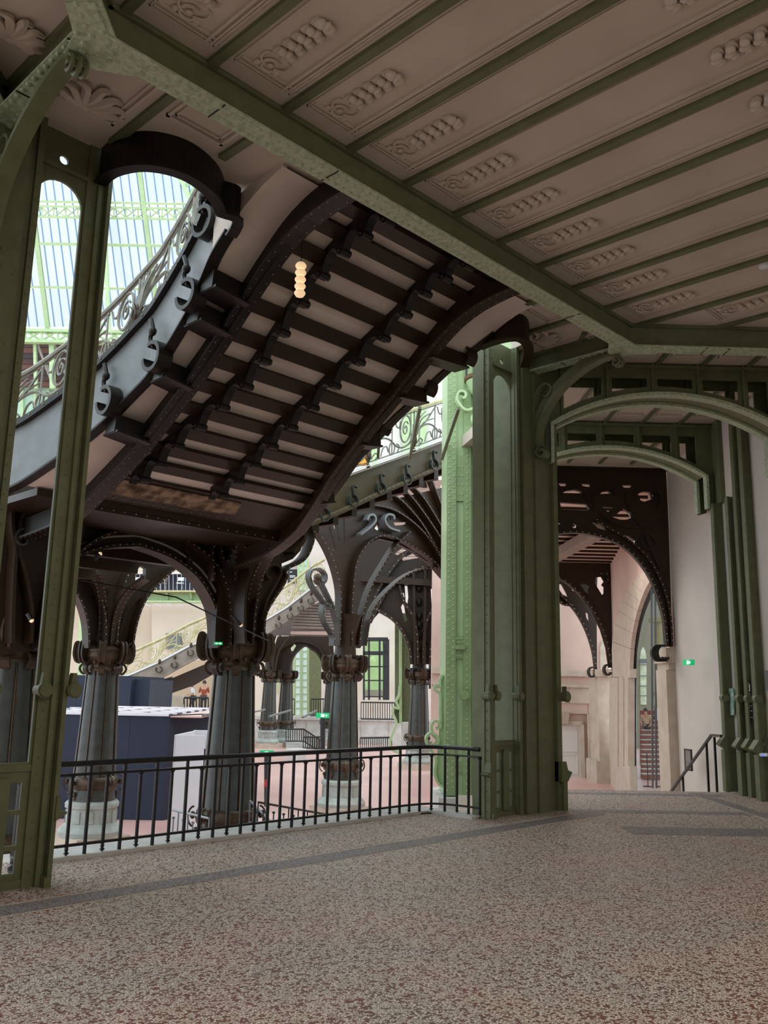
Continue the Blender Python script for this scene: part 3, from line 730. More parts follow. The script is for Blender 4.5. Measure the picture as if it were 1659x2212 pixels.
for (px, py) in ((468, 492), (420, 642), (336, 772), (247, 870)):
    p = P(px, py, x=interp_x(OL, 8.3)-.05)
    yq = p.y; c = V((interp_x(OL, yq)-.06, yq, p.z))
    r = .165
    b = MB(); path = [c+V((0, math.cos(a), 0))*r+V((0, 0, math.sin(a)))*r for a in [math.radians(60+300*i/22) for i in range(23)]]
    b.strip(path, NX, .19, .05); b.build('ring_bracket', BLACKB, STP)
    b = MB(); b.ball(c+V((-.05, .02, .14)), .035); b.ball(c+V((-.05, .06, .33)), .05, .05, .06); b.tube(smooth([c+V((-.04, .05, .13)), c+V((-.05, .1, .25)), c+V((-.05, .06, .36)), c+V((-.05, .12, .5))], 4), .028, 6); b.build('ring_finial', BLACKB, STP)
    # cantilever bracket beam from the ring to the stringer
    xs = interp_x(Lp, yq); z = zst(yq)-.10
    b = MB(); b.beam((c.x+.05, yq+.02, z-.02), (xs, yq+.02, z-.06), NY, .22, .22); b.beam((c.x+.05, yq+.02, z-.13), (xs, yq+.02, z-.19), NY, .34, .025); b.build('cantilever_beam', BLACKB, STP)
# right outer string (seen from its inner side)
yR = [6.95+.25*i for i in range(18)]
lowR = smooth([V((interp_x(OR, y), y, zst(y)-.02)) for y in yR], 3)
vsheet(MB(), lowR, -.02, .55, .03).build('outer_string', BROWN, STP)
hstrip(lowR, .16, .03).build('lower_flange', BROWN, STP)
fasR = smooth([V((p.x, p.y, CZ-.37)) for p in sr_[2:]], 2)
vsheet(MB(), fasR, 0, .37, .03).build('opening_fascia', BROWN, STP)
hstrip(fasR, .14, .03).build('fascia_flange', BROWN, STP)
for (px, py, D_) in ((918, 838, 0), (820, 922, 0), (722, 1005, 0), (1003, 772, 0)):
    q = P(px, py, x=9.0)
    for _ in range(4): q = P(px, py, x=interp_x(OR, q.y)+.0)
    yq = q.y; c = V((q.x, q.y, q.z)); r = .15
    b = MB(); b.strip([c+V((0, math.cos(a)*r, math.sin(a)*r)) for a in [math.radians(-60+300*i/22) for i in range(23)]], NX, .2, .03); b.build('ring_bracket', BROWN, STP)
    xs = interp_x(Rp, yq); z = zst(yq)-.10
    b = MB(); b.beam((xs, yq, z-.06), (c.x-.05, yq, z-.02), NY, .16, .22); b.beam((xs, yq, z-.18), (c.x-.05, yq, z-.12), NY, .26, .025); b.build('cantilever_beam', BROWN, STP)

# ================================================================== wrought balustrades
def balustrade(parent, low, h, W, mt, r=.011, rail=.03, acan=True, rail_mt=None, seg=5, off=0.0):
    """scrollwork railing standing on the 3-D line low; every motif is bent iron along the slope"""
    cum = [0]
    for a, c in zip(low, low[1:]): cum.append(cum[-1]+(c-a).length)
    T = cum[-1]
    def at(u):
        u = min(max(u, 0), T); k = 0
        while k < len(cum)-2 and cum[k+1] < u: k += 1
        return low[k].lerp(low[k+1], (u-cum[k])/max(cum[k+1]-cum[k], 1e-9))
    M_ = lambda u, v: at(u)+NZ*(v*h)
    N = max(8, int(T/.25)); us = [T*i/N for i in range(N+1)]
    MB().tube([M_(u, 1.0) for u in us], rail, 8).build('handrail', rail_mt or mt, parent)
    b = MB(); b.tube([M_(u, .93) for u in us], rail*.35, 4); b.build('upper_rail', mt, parent)
    b = MB(); b.tube([M_(u, .06) for u in us], rail*.4, 4); b.build('lower_rail', mt, parent)
    k = 0; u0 = off
    while u0 < T-.15:
        X_ = lambda pts: smooth([M_(u0+a*W, c) for a, c in pts], 4)
        ok = u0+W <= T+.3
        b = MB()
        b.tube([M_(u0, 0), M_(u0, 1)], r*1.1, seg)
        if ok:
            b.build('rail_post', mt, parent); b = MB(); b.tube([M_(u0+.5*W, .06), M_(u0+.5*W, .95)], r*.8, seg); b.build('rail_post', mt, parent); b = MB()
            for e, m_ in (((.07, .93), (.03, .6)), ((.16, .90), (.06, .65)), ((.27, .86), (.10, .68)), ((.40, .76), (.17, .68)), ((.48, .60), (.22, .58))):
                p = X_([(.02, .28), m_, e]); b.tube(p, lambda t: r*(1.25-.6*t), seg)
            b.tube(X_([(.10, .93), (.13, .80), (.09, .72), (.07, .8)]), r*.9, seg)
            b.build('fan_spray', mt, parent); b = MB()
            b.tube([M_(u0+(.80+.12*math.cos(a))*W, .58+.33*math.sin(a)) for a in [2*math.pi*i/20 for i in range(21)]], r*1.15, seg)
            b.tube([M_(u0+(.80+.07*(1-i/26)*math.cos(a))*W, .58+.2*(1-i/26)*math.sin(a)) for i, a in [(i, .5+i*.42) for i in range(22)]], r*.9, seg)
            b.build('ring_scroll', mt, parent); b = MB()
            b.tube(X_([(.02, .30), (.14, .48), (.30, .52), (.46, .42), (.60, .22), (.74, .14), (.90, .2), (.97, .40), (.985, .62)]), r*1.2, seg)
            b.tube([M_(u0+(.50+.06*math.cos(a))*W, .20+.15*math.sin(a)) for a in [2*math.pi*i/14 for i in range(15)]], r, seg)
            b.tube(X_([(.56, .88), (.60, .70), (.66, .66), (.68, .80)]), r*.9, seg); b.tube(X_([(.52, .90), (.44, .80), (.30, .62), (.12, .45)]), r, seg)
            b.build('wave_scroll', mt, parent); b = MB()
            for q_ in ([(.06, .12), (.14, .22), (.20, .14), (.15, .08)], [(.26, .10), (.30, .26), (.38, .30), (.42, .14)], [(.62, .06), (.66, .20), (.60, .28)]):
                b = MB(); b.tube(X_(q_), r*.9, seg); b.build('base_curl', mt, parent)
        else: b.build('rail_post', mt, parent)
        if acan:
            c = M_(u0, 0); b = MB()
            b.ball(c+NZ*h*.22, .055, .055, .10, 8); b.ball(c+NZ*h*.36, .045, .045, .07, 8); b.ball(c-NZ*.02, .05, .05, .06, 8)
            for a in range(5):
                an = a*1.256; e = V((math.cos(an), math.sin(an), 0))
                b.tube(smooth([c+NZ*.05, c+e*.07+NZ*h*.18, c+e*.06+NZ*h*.32, c+e*.11+NZ*h*.40], 3), lambda t: .018*(1.1-t*.8), 5)
            b.build('acanthus_post', BRASS if mt is not GILT else mt, parent)
        u0 += W; k += 1
LBL = smooth([p+V((0, 0, .90)) for p in lowL[1:]], 2)
balustrade(STP, list(reversed(LBL)), .68, 1.3, FERN, .018, .04, off=.35)

# ================================================================== cast columns
def ring_z(z): return z
def column(x, y, label, crown_top=3.0, s=1.0, group='iron columns carrying the staircases', detail=True):
    t = thing('iron_column', label, 'column', (x, y, NAVE), group)
    c = (x, y, 0); n = 32 if detail else 20
    b = MB(); b.box((x, y, NAVE+.14), (.66*s, 0, 0), (0, .66*s, 0), (0, 0, .14)); b.build('plinth', STONE, t)
    b = MB(); b.lathe(c, [(.3, NAVE+.25), (.70*s, NAVE+.27), (.72*s, NAVE+.38), (.66*s, NAVE+.47), (.60*s, NAVE+.52), (.585*s, NAVE+.56)], n); b.build('base_torus', STONEG, t)
    b = MB(); b.lathe(c, [(.56*s, NAVE+.5), (.555*s, NAVE+.86), (.60*s, NAVE+.9), (.605*s, NAVE+.98), (.57*s, NAVE+1.02), (.54*s, NAVE+1.04)], n); b.build('pedestal_drum', STONEG, t)
    b = MB()
    for k in range(12):
        a = k*math.pi/6; e = V((math.cos(a), math.sin(a), 0)); tt = V((-e.y, e.x, 0))
        b.box(V((x, y, NAVE+.70))+e*.56*s, e*.02, tt*.055, NZ*.13)
    b.build('drum_panels', STONEG, t)
    b = MB(); b.lathe(c, [(.52*s, NAVE+1.0), (.50*s, -.75)], n); b.build('lower_drum', BRONZE, t)
    zr = -.62
    b = MB(); b.lathe(c, [(.5*s, zr-.14), (.54*s, zr-.10), (.56*s, zr), (.54*s, zr+.10), (.5*s, zr+.14)], n); rbo = b.build('ring_band', BRASS, t)
    for k in range(8):
        a = k*math.pi/4+.2; e = V((math.cos(a), math.sin(a), 0)); tt = V((-e.y, e.x, 0))
        b = MB(); p0 = V((x, y, zr))+e*.56*s
        b.strip([p0+e*(.02+.10*math.sin(q))+NZ*(.17*math.cos(q)) for q in [math.pi*i/8 for i in range(9)]], tt, .07, .03)
        b.ball(p0-NZ*.24-e*.03, .05, .05, .06, 8); b.ball(p0-NZ*.33-e*.04, .032, .032, .04, 6); b.ball(p0+e*.04+NZ*.02, .05, .05, .07, 8)
        b.build('ring_scroll', BRASS, rbo)
    # shaft: eight tapering convex panels with joints between them
    z0, z1 = -.48, 1.98; r0, r1 = .485*s, .375*s
    b = MB(); b.lathe(c, [(r0*.93, z0), (r1*.93, z1)], 16); sco = b.build('shaft_core', BLACKB, t)
    pm = MB(); m_ = 5; vs = []
    for i in range(7):
        q = i/6; r = r0+(r1-r0)*q
        for k in range(m_+1):
            a = -math.pi/8*.86+math.pi/4*.86*k/m_; rr = r*(1-.045*(1-math.cos((k/m_-.5)*math.pi*1.0))-.0)
            vs.append(V((rr*math.cos(a), rr*math.sin(a), z0+(z1-z0)*q)))
    fs = [(i*(m_+1)+k, i*(m_+1)+k+1, (i+1)*(m_+1)+k+1, (i+1)*(m_+1)+k) for i in range(6) for k in range(m_)]
    pm.add(vs, fs); pm.sm = True
    b2 = MB(); me = pm.mesh('shaft_panel', BRONZE)
    for k in range(8): inst('shaft_panel', me, sco, (x, y, 0), (0, 0, k*math.pi/4+.2))
    fm = MB()
    for q in (0,): fm.tube([V((r0*.985, 0, z0)), V((r1*.985, 0, z1))], .017, 5)
    fme = fm.mesh('shaft_fillet', BRASS)
    for k in range(8): inst('shaft_fillet', fme, sco, (x, y, 0), (0, 0, k*math.pi/4+.2+math.pi/8))
    # capital
    b = MB(); b.lathe(c, [(r1*1.04, 1.93), (r1*1.08, 1.98), (r1*1.02, 2.03), (r1*1.04, 2.08)], n); b.build('necking', BRASS, t)
    b = MB(); b.lathe(c, [(.38*s, 2.05), (.44*s, 2.16), (.52*s, 2.22), (.55*s, 2.26), (.54*s, 2.36), (.56*s, 2.38), (.56*s, 2.44), (.48*s, 2.5), (.40*s, 2.52)], n); cpo = b.build('capital', BRASS, t)
    b = MB()
    for k in range(8):
        a = k*math.pi/4+.2+math.pi/8; e = V((math.cos(a), math.sin(a), 0)); tt = V((-e.y, e.x, 0)); p0 = V((x, y, 2.14))+e*.43*s
        b.ball(p0, .05*s, .05*s, .07*s, 8)
    b.build('capital_beads', BRASS, cpo)
    for k in range(8):
        a = k*math.pi/4+.2; e = V((math.cos(a), math.sin(a), 0)); tt = V((-e.y, e.x, 0)); C0 = V((x, y, 0))
        def pr(pts): return smooth([C0+e*r_*s+NZ*z for r_, z in pts], 3)
        b = MB()
        for dt in (-.055, .055):
            p = [q+tt*dt*s for q in pr([(.40, 2.62), (.46, 2.54), (.53, 2.53), (.60, 2.60), (.665, 2.58), (.69, 2.45), (.69, 2.30), (.64, 2.16), (.55, 2.12), (.52, 2.19), (.56, 2.24)])]
            b.strip(p, tt, .045*s, .05)
        b.prism(pr([(.40, 2.62), (.46, 2.54), (.53, 2.53), (.60, 2.60), (.665, 2.58), (.69, 2.45), (.69, 2.30), (.64, 2.16), (.55, 2.12), (.47, 2.2), (.42, 2.4)]), tt*.05)
        b.strip(pr([(.42, 2.10), (.50, 2.06), (.53, 1.97), (.47, 1.88), (.41, 1.86)]), tt, .13*s, .05)
        b.build('capital_scroll', BRASS if k % 2 else BROWN, cpo)
    return t
def ribfan(t, x, y, arms, z0=2.5, mt=BROWN):
    """trunk above the capital: curved riveted ribs spreading out to the arches"""
    c = V((x, y, 0))
    b = MB(); b.lathe((x, y, 0), [(.36, z0), (.33, z0+.35), (.34, z0+.7), (.42, z0+1.1), (.5, z0+1.35)], 12); b.build('crown_trunk', mt, t)
    for pts in arms:
        p = smooth([c+V(q) for q in pts], 5); d = (p[-1]-p[0]); d.z = 0; e = d.normalized() if d.length > .01 else NX; tt = V((-e.y, e.x, 0))
        MB().strip(p, tt, .20, .035).build('crown_rib', mt, t)
        MB().strip(offs(p, tt, .07 if (p[len(p)//2+1]-p[len(p)//2]).cross(tt).dot(c-p[-1]) < 0 else .07), tt, .04, .13).build('crown_rib_web', mt, t)
        rv = []
        for q in along(p, .14): rv += [q+tt*.075-e*.0, q-tt*.075]
        o = rivets_part('rivet_row', [q+e*.02-NZ*.012 for q in rv], (e-NZ).normalized(), .014, TAUPE, t)
def arm(dx, dy, z0=2.5, top=4.0, pts=None):
    return [(dx*.25, dy*.25, z0), (dx*.26, dy*.26, z0+.5), (dx*.36, dy*.36, z0+.95), (dx*.62, dy*.62, z0+1.3), (dx, dy, top)]
c1 = column(10.8, 19.65, 'dark iron column standing before the navy box, leftmost complete one')
c2 = column(10.0, 13.4, 'dark iron column nearest the railing centre, with base hidden by the floor edge')
c0 = column(P(28, 1400, y=13.4).x, 13.4, 'dark iron column half hidden behind the left green pier')
c3 = column(18.85, 19.72, 'iron column with pale grey base seen right of centre through the railing')
c4 = column(32.3, 28.6, 'distant iron column directly left of the tall green pier', s=1.05)
c5 = column(35.2, 43.5, 'small distant iron column with pale base, left of a pair', s=1.0, detail=False)
c6 = column(36.9, 43.9, 'small distant dark iron column, right of a pair', s=1.0, detail=False)
c7 = column(40.2, 43.3, 'small distant iron column half behind the column right of centre', s=1.0, detail=False)

ribfan(c2, 10.0, 13.4, [arm(-1.6, 0, top=4.05), arm(0, 1.5, top=4.1), arm(-.9, -1.2, top=4.15),
    [(.1, -.28, 2.5), (.05, -.35, 3.0), (-.3, -.9, 3.5), (-.75, -1.9, 3.95)]])
ribfan(c0, 5.62, 13.4, [arm(1.6, 0, top=4.05), arm(0, 1.5, top=4.1), arm(-1.2, 0, top=4.1)])
ribfan(c1, 10.8, 19.65, [arm(-1.2, .9, top=3.95), arm(1.3, -.2, top=4.2), arm(0, -1.6, top=4.0), arm(.9, 1.2, top=4.1), arm(-.9, -1.0, top=4.1)])
ribfan(c3, 18.85, 19.72, [])
ribfan(c4, 32.3, 28.6, [])
ribfan(c5, 35.2, 43.5, [])
ribfan(c6, 36.9, 43.9, [])
ribfan(c7, 40.2, 43.3, [])

# ================================================================== landing front with the big arch (plane y = 13.2)
YP = 13.15
t = thing('arched_landing_girder', 'dark brown arched girder carrying the foot of the staircase between two columns', 'girder', (7.8, YP, 3))
intr = [(150, 1222), (175, 1196), (204, 1181), (260, 1172), (311, 1186), (350, 1200), (380, 1217), (416, 1246), (443, 1286), (457, 1320), (462, 1360), (461, 1400)]
ip = smooth(PP(intr, y=YP), 3)
lx = 5.62
left_leg = [V((2*7.62-q.x, q.y, q.z)) for q in reversed(ip) if q.x > 7.62]       # mirror image of the right haunch
arch = [q for q in left_leg]+[q for q in ip if q.x > 7.62]
topz = P(300, 1085, y=YP).z
b = MB(); b.prism([V((arch[0].x, YP, topz))]+arch+[V((arch[-1].x+.35, YP, 2.5)), V((arch[-1].x+.45, YP, 3.2)), V((arch[-1].x+.5, YP, topz))], (0, .12, 0)); b.build('spandrel_plate', BROWN, t)
MB().strip(arch, NY, .34, .05).build('arch_flange', BROWN, t)
for yq, ptq, wq in ((YP-.18, [(150, 1208), (185, 1178), (215, 1160), (249, 1149), (290, 1143), (323, 1141), (360, 1150), (398, 1171), (440, 1200), (465, 1230), (480, 1266), (487, 1305), (489, 1350), (488, 1400)], .26),
        (YP-.3, [(458, 1255), (454, 1195), (462, 1170), (478, 1162), (492, 1172), (494, 1196), (484, 1214), (475, 1202), (473, 1182)], .16),
        (YP-.12, [(300, 1120), (330, 1116), (362, 1122)], .05), (YP-.12, [(400, 1185), (408, 1200), (402, 1212), (414, 1214)], .06)):
    p = smooth(PP(ptq, y=yq), 4); MB().strip(p, NY, wq, .045).build('outer_arch_rib', BROWN, t)
    if wq > .1: rivets_part('rivet_row', [q+V((0, -wq/2-.012, 0)) for q in along(p, .12)], -NY, .015, TAUPE, t)
MB().strip([q+V((0, -.10, 0)) for q in offs(arch, NY, .16 if (arch[20]-arch[19]).cross(NY).z > 0 else -.16)], NY, .03, .03).build('arch_moulding', TAUPE, t)
rv = []
for q in along(arch, .12): rv.append(q+V((0, -.175, .02)))
rivets_part('rivet_row', rv, -NY, .014, TAUPE, t)
b = MB(); b.bx(5.0, 9.7, YP-.15, YP+.15, topz-.04, topz+.02); b.build('top_flange', BROWN, t)
for xs_ in (8.9, 6.3):
    b = MB(); b.strip(spiral((xs_, YP-.09, topz-.55), NX, NZ, .2, 1.4, 0, 22), NY, .05, .04); b.build('spandrel_scroll', BROWN, t)
# landing soffit and the cross girder where the flight meets it
b = MB(); b.bx(5.0, 9.5, 11.2, 13.2, 4.08, 4.18); b.build('landing_soffit', BROWN, t)
b = MB(); b.bx(5.5, 9.2, 11.25, 11.40, 4.02, 4.4); b.build('trimmer_beam', BROWN, t)
rv = [V((5.6+.18*k, 11.24, z)) for k in range(20) for z in (4.06,)]
rivets_part('rivet_row', rv, -NY, .014, TAUPE, t)
b = MB(); b.bx(4.9, 9.8, 13.2, 21.5, 4.25, 4.4); b.build('landing_slab', BROWN, t)
for yy in (15.0, 16.8, 18.6):
    b = MB(); b.bx(4.9, 9.8, yy-.1, yy+.1, 3.95, 4.25); b.build('joist', BROWN, t)


# scroll bracket under the right-hand stringer
t = thing('scroll_bracket', 'large riveted C-scroll bracket bracing the stringer above the central column', 'bracket', (10.0, 13.0, 2.6))
yb = 12.9
cs = smooth(PP([(561, 1375), (565, 1330), (582, 1296), (600, 1270), (611, 1248), (609, 1235), (618, 1226), (640, 1216), (655, 1202), (665, 1180), (670, 1155), (662, 1132), (648, 1120), (634, 1118)], y=yb), 4)
MB().strip(cs, NY, .26, .05).build('outer_scroll', BROWN, t)
cs2 = smooth(PP([(560, 1340), (570, 1300), (590, 1262), (601, 1240), (598, 1225), (585, 1220), (572, 1228), (570, 1243), (578, 1252)], y=yb), 4)
MB().strip(cs2, NY, .2, .045).build('inner_scroll', BROWN, t)
cs3 = smooth(PP([(520, 1390), (518, 1330), (522, 1270), (534, 1215), (560, 1165), (600, 1115), (650, 1065), (705, 1015)], y=yb-.3), 4)
MB().strip(cs3, NY, .3, .05).build('curved_rib', BROWN, t)
cs4 = smooth(PP([(538, 1390), (542, 1330), (552, 1270), (572, 1215), (600, 1165), (634, 1118), (672, 1082)], y=yb), 4)
MB().strip(cs4, NY, .24, .05).build('curved_rib', BROWN, t)
b = MB(); b.prism(PP([(460, 1392), (462, 1340), (470, 1270), (480, 1200), (500, 1080), (640, 1078), (690, 1030), (700, 1040), (660, 1090), (648, 1112), (655, 1135), (655, 1160), (645, 1190), (628, 1208), (604, 1218), (606, 1250), (588, 1280), (566, 1310), (556, 1345), (552, 1392)], y=yb+.1), (0, .12, 0))
b.build('bracket_plate', BROWN, t)
b = MB(); b.strip(smooth(PP([(625, 1140), (640, 1150), (650, 1160), (640, 1180), (625, 1195)], y=yb-.15), 4), NY, .3, .06); b.build('shield_scroll', BROWN, t)
rv = []
for p in along(cs3, .13)+along(cs4, .13)+along(cs, .15): rv += [p+V((0, -.14, 0))]
rivets_part('rivet_row', rv, -NY, .015, TAUPE, t)
# left flank: ribs of the half-hidden column
t = thing('scroll_bracket', 'dark riveted scroll bracket at the far left behind the green posts', 'bracket', (5.0, 12.8, 2.6))
for pts in ([(60, 1390), (62, 1320), (48, 1240), (22, 1150), (24, 1060)], [(78, 1400), (90, 1330), (110, 1260), (140, 1215)], [(20, 1390), (22, 1300), (28, 1200), (40, 1120), (75, 1060)]):
    MB().strip(smooth(PP(pts, y=12.7), 5), NY, .25, .05).build('curved_rib', BROWN, t)
b = MB(); b.prism(PP([(-30, 1420), (70, 1405), (84, 1330), (108, 1262), (140, 1212), (165, 1200), (190, 1100), (160, 1075), (90, 1040), (20, 1000), (-30, 1000)], y=12.9), (0, .12, 0)); b.build('bracket_plate', BROWN, t)
b = MB(); b.strip(spiral(P(46, 1165, y=12.65), NX, NZ, .16, 1.2, 1.0, 18), NY, .16, .03); b.build('rib_scroll', BRONZE, t)
b = MB(); b.strip(spiral(P(40, 1030, y=12.3), NX, NZ, .17, 1.2, 1.0, 18), NY, .18, .03); b.build('rib_scroll', BRONZE, t)

# arches above the leftmost complete column (plane through both rear columns)
t = thing('arched_rear_girder', 'dark brown pierced arch girder above the leftmost complete column', 'girder', (10.8, 19.6, 3))
outl = [(186, 1400), (184, 1350), (172, 1305), (150, 1265), (128, 1240), (90, 1222), (60, 1215), (60, 1120), (480, 1120), (480, 1240), (425, 1215), (382, 1222), (345, 1253), (310, 1294), (290, 1345), (280, 1400)]
h1 = [(288, 1268), (290, 1238), (300, 1222), (312, 1228), (311, 1246), (299, 1262), (292, 1272)]
h2 = [(176, 1234), (192, 1250), (190, 1256), (182, 1256), (176, 1245)]
b = MB(); b.prism(smooth(PP(outl[:6], y=19.6), 3)+PP(outl[6:10], y=19.6)+smooth(PP(outl[10:], y=19.6), 3), (0, .15, 0), [PP(h1, y=19.6), PP(h2, y=19.6)]); b.build('pierced_plate', BROWN, t)
for pts in ([(186, 1400), (184, 1350), (172, 1305), (150, 1265), (128, 1240)], [(220, 1400), (222, 1340), (210, 1285), (185, 1240), (150, 1212)], [(245, 1400), (252, 1330), (262, 1265), (285, 1220), (320, 1200), (355, 1208)], [(280, 1400), (290, 1345), (310, 1294), (345, 1253), (382, 1222)]):
    p = smooth(PP(pts, y=19.35), 5); MB().strip(p, NY, .3, .05).build('curved_rib', BROWN, t)
    rivets_part('rivet_row', [q+V((0, -.16, 0)) for q in along(p, .16)], -NY, .018, TAUPE, t)
b = MB(); b.strip(smooth(PP([(60, 1230), (95, 1222), (125, 1238)], y=19.35), 5), NY, .3, .05); b.build('curved_rib', BROWN, t)

# ================================================================== side flight with its ornate balustrade
t = thing('side_staircase', 'olive iron side staircase with scroll balustrade rising right behind the main flight', 'staircase', (13, 14, 5))
YS = 14.0
lo = smooth(PP([(600, 1158), (640, 1142), (690, 1122), (740, 1101), (800, 1073), (880, 1038), (960, 1003), (1010, 982)], y=YS), 3)
hi = smooth(PP([(600, 1085), (660, 1064), (727, 1036), (800, 1010), (880, 982), (960, 952), (1010, 932)], y=YS), 3)
b = MB(); b.prism(lo+list(reversed(hi)), (0, .06, 0)); b.build('outer_string', OLIVE, t)
b = MB(); b.tube([q+V((0, -.10, 0)) for q in lo], .062, 10); b.build('lower_roll', OLIVE, t)
MB().strip([q+V((0, -.05, 0)) for q in hi], NY, .2, .03).build('upper_moulding', TAUPE, t)
MB().strip([q+V((0, -.02, .07)) for q in hi], NY, .16, .02).build('upper_moulding', WHITE, t)
rivets_part('rivet_row', [q+V((0, -.162, .03)) for q in along(lo, .17)], (0, -1, .4), .016, BRASS, t)
for (px, py) in ((700, 1112), (762, 1082), (822, 1056), (878, 1035), (937, 1004)):
    c = P(px, py, y=YS-.12)
    b = MB(); b.strip([c+V((.135*math.cos(a), 0, .135*math.sin(a))) for a in [math.radians(80-300*i/20) for i in range(21)]], NY, .12, .03)
    b.strip(smooth([c+V((.02, 0, .13)), c+V((-.02, 0, .30)), c+V((.03, 0, .36)), c+V((.09, 0, .33))], 4), NY, .08, .03); b.ball(c+V((.08, -.02, .34)), .04); b.build('ring_bracket', BRONZE, t)
balustrade(t, [q+V((0, -.02, .08)) for q in hi], 1.02, 1.72, FERN, .02, .04, rail_mt=GILT, off=1.15)
b = MB(); b.prism([lo[0], lo[-1], lo[-1]+V((0, 2.2, -.2)), lo[0]+V((0, 2.2, -.2))], (0, 0, .1)); b.build('soffit', BROWN, t)
for k in range(12):
    q = lo[0].lerp(lo[-1], k/11); b = MB(); b.bx(q.x-.08, q.x+.08, YS+.1, YS+2.3, q.z-.32, q.z-.05); b.build('tread_beam', BROWN, t)

# pierced fan arches above the right-of-centre column
t = thing('pierced_arch_girder', 'dark brown pierced fan-shaped arch girder spreading above the column right of centre', 'girder', (18.9, 19.7, 4))
YF = 19.7
outer = [(690, 1120), (760, 1100), (1010, 1040), (1010, 1330), (965, 1262), (930, 1222), (890, 1192), (850, 1172), (815, 1164), (785, 1180), (764, 1215), (756, 1262), (754, 1330), (756, 1395), (722, 1395), (728, 1330), (728, 1275), (716, 1222), (698, 1180), (680, 1150), (672, 1130)]
hs = [[(806, 1142), (810, 1133), (818, 1134), (820, 1143), (812, 1147)], [(846, 1128), (880, 1128), (872, 1134), (850, 1136)], [(902, 1042), (917, 1040), (920, 1054), (904, 1050)],
      [(716, 1130), (722, 1118), (726, 1140), (730, 1168), (724, 1165)], [(736, 1112), (741, 1112), (741, 1175), (737, 1176)], [(700, 1128), (708, 1130), (722, 1185), (716, 1190)]]
b = MB(); b.prism(PP(outer, y=YF), (0, .15, 0), [PP(h, y=YF) for h in hs]); b.build('pierced_plate', BROWN, t)
ribs = [[(728, 1395), (730, 1330), (730, 1275), (718, 1222), (700, 1180), (682, 1152)], [(754, 1395), (754, 1330), (758, 1262), (766, 1212), (788, 1176), (818, 1158), (852, 1164), (895, 1186), (935, 1216), (968, 1256)],
        [(770, 1395), (778, 1330), (796, 1270), (824, 1220), (850, 1180), (880, 1150)], [(715, 1108), (760, 1094), (800, 1092), (850, 1104), (900, 1140), (935, 1185), (962, 1240)],
        [(820, 1060), (860, 1080), (905, 1130), (940, 1190), (965, 1235)], [(852, 1052), (880, 1070), (915, 1115), (948, 1165), (968, 1205)], [(880, 1046), (905, 1070), (932, 1110), (955, 1150), (970, 1180)], [(925, 1030), (940, 1070), (955, 1110), (968, 1140)],
        [(785, 1395), (800, 1320), (840, 1270), (880, 1240), (920, 1228), (955, 1228)]]
for pts in ribs:
    p = smooth(PP(pts, y=YF-.2), 4); MB().strip(p, NY, .26, .05).build('curved_rib', BROWN, t)
    rivets_part('rivet_row', [q+V((0, -.14, 0)) for q in along(p, .2)], -NY, .02, TAUPE, t)
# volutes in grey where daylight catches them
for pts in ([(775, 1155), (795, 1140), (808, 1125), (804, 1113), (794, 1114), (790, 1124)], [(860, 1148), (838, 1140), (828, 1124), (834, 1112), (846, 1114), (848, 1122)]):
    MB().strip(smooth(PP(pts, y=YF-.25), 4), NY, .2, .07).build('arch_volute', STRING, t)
sc = thing('scroll_console', 'long riveted S-scroll console leaning left of the column right of centre', 'bracket', (17.6, 19.4, 3))
for pts in ([(717, 1395), (716, 1372), (700, 1345), (694, 1322), (698, 1306), (708, 1306), (712, 1318)], [(700, 1305), (690, 1290), (672, 1265), (666, 1245), (672, 1232), (688, 1230), (700, 1240), (700, 1255), (690, 1262), (682, 1252)], [(726, 1345), (716, 1310), (700, 1275), (688, 1250)]):
    p = smooth(PP(pts, y=19.4), 4); MB().strip(p, NY, .22, .06).build('console_scroll', BRONZE, sc)
    rivets_part('rivet_row', [q+V((0, -.12, 0)) for q in along(p, .2)], -NY, .02, TAUPE, sc)
b = MB(); b.ball(P(686, 1247, y=19.1), .12); b.build('console_boss', BRASS, sc)

# pierced girder behind, over the column beside the tall green pier
D4 = 42.9
t = thing('pierced_arch_girder', 'dark brown pierced arch girder over the distant column beside the tall green pier', 'girder', (32.3, 28.6, 4))
ol4 = [(735, 1165), (1000, 1165), (1000, 1330), (962, 1322), (945, 1342), (932, 1380), (928, 1435), (888, 1435), (884, 1400), (868, 1362), (846, 1336), (820, 1322), (800, 1345), (785, 1390), (778, 1400), (735, 1400)]
h4 = [[(780, 1162+5), (800, 1168), (792, 1176), (778, 1174)], [(852, 1196), (880, 1176), (888, 1184), (858, 1200)], [(868, 1206), (905, 1190), (918, 1196), (918, 1203), (870, 1212)],
      [(874, 1265), (880, 1266), (882, 1290), (880, 1305), (876, 1300)], [(868, 1282), (872, 1280), (874, 1290), (870, 1290)], [(930, 1272), (950, 1272), (948, 1300), (932, 1306)], [(866, 1312), (872, 1300), (876, 1330), (880, 1340), (874, 1345)]]
b = MB(); b.prism(PP(ol4, D=D4), DL(.25, 0, 0), [PP(h, D=D4) for h in h4]); b.build('pierced_plate', BROWN, t)
for pts in ([(888, 1435), (884, 1400), (868, 1362), (846, 1336), (815, 1318)], [(928, 1435), (932, 1380), (945, 1342), (965, 1318)], [(902, 1435), (900, 1370), (890, 1330), (872, 1300), (862, 1262)], [(914, 1435), (916, 1370), (926, 1330), (945, 1300), (952, 1270)], [(800, 1345), (840, 1270), (880, 1238), (930, 1222), (965, 1222)], [(775, 1395), (810, 1290), (850, 1225), (885, 1185)]):
    p = smooth(PP(pts, D=D4-.3), 4); MB().strip(p, ND, .5, .13).build('curved_rib', BROWN, t)
    rivets_part('rivet_row', [q-ND*.27 for q in along(p, .35)], -ND, .035, TAUPE, t)
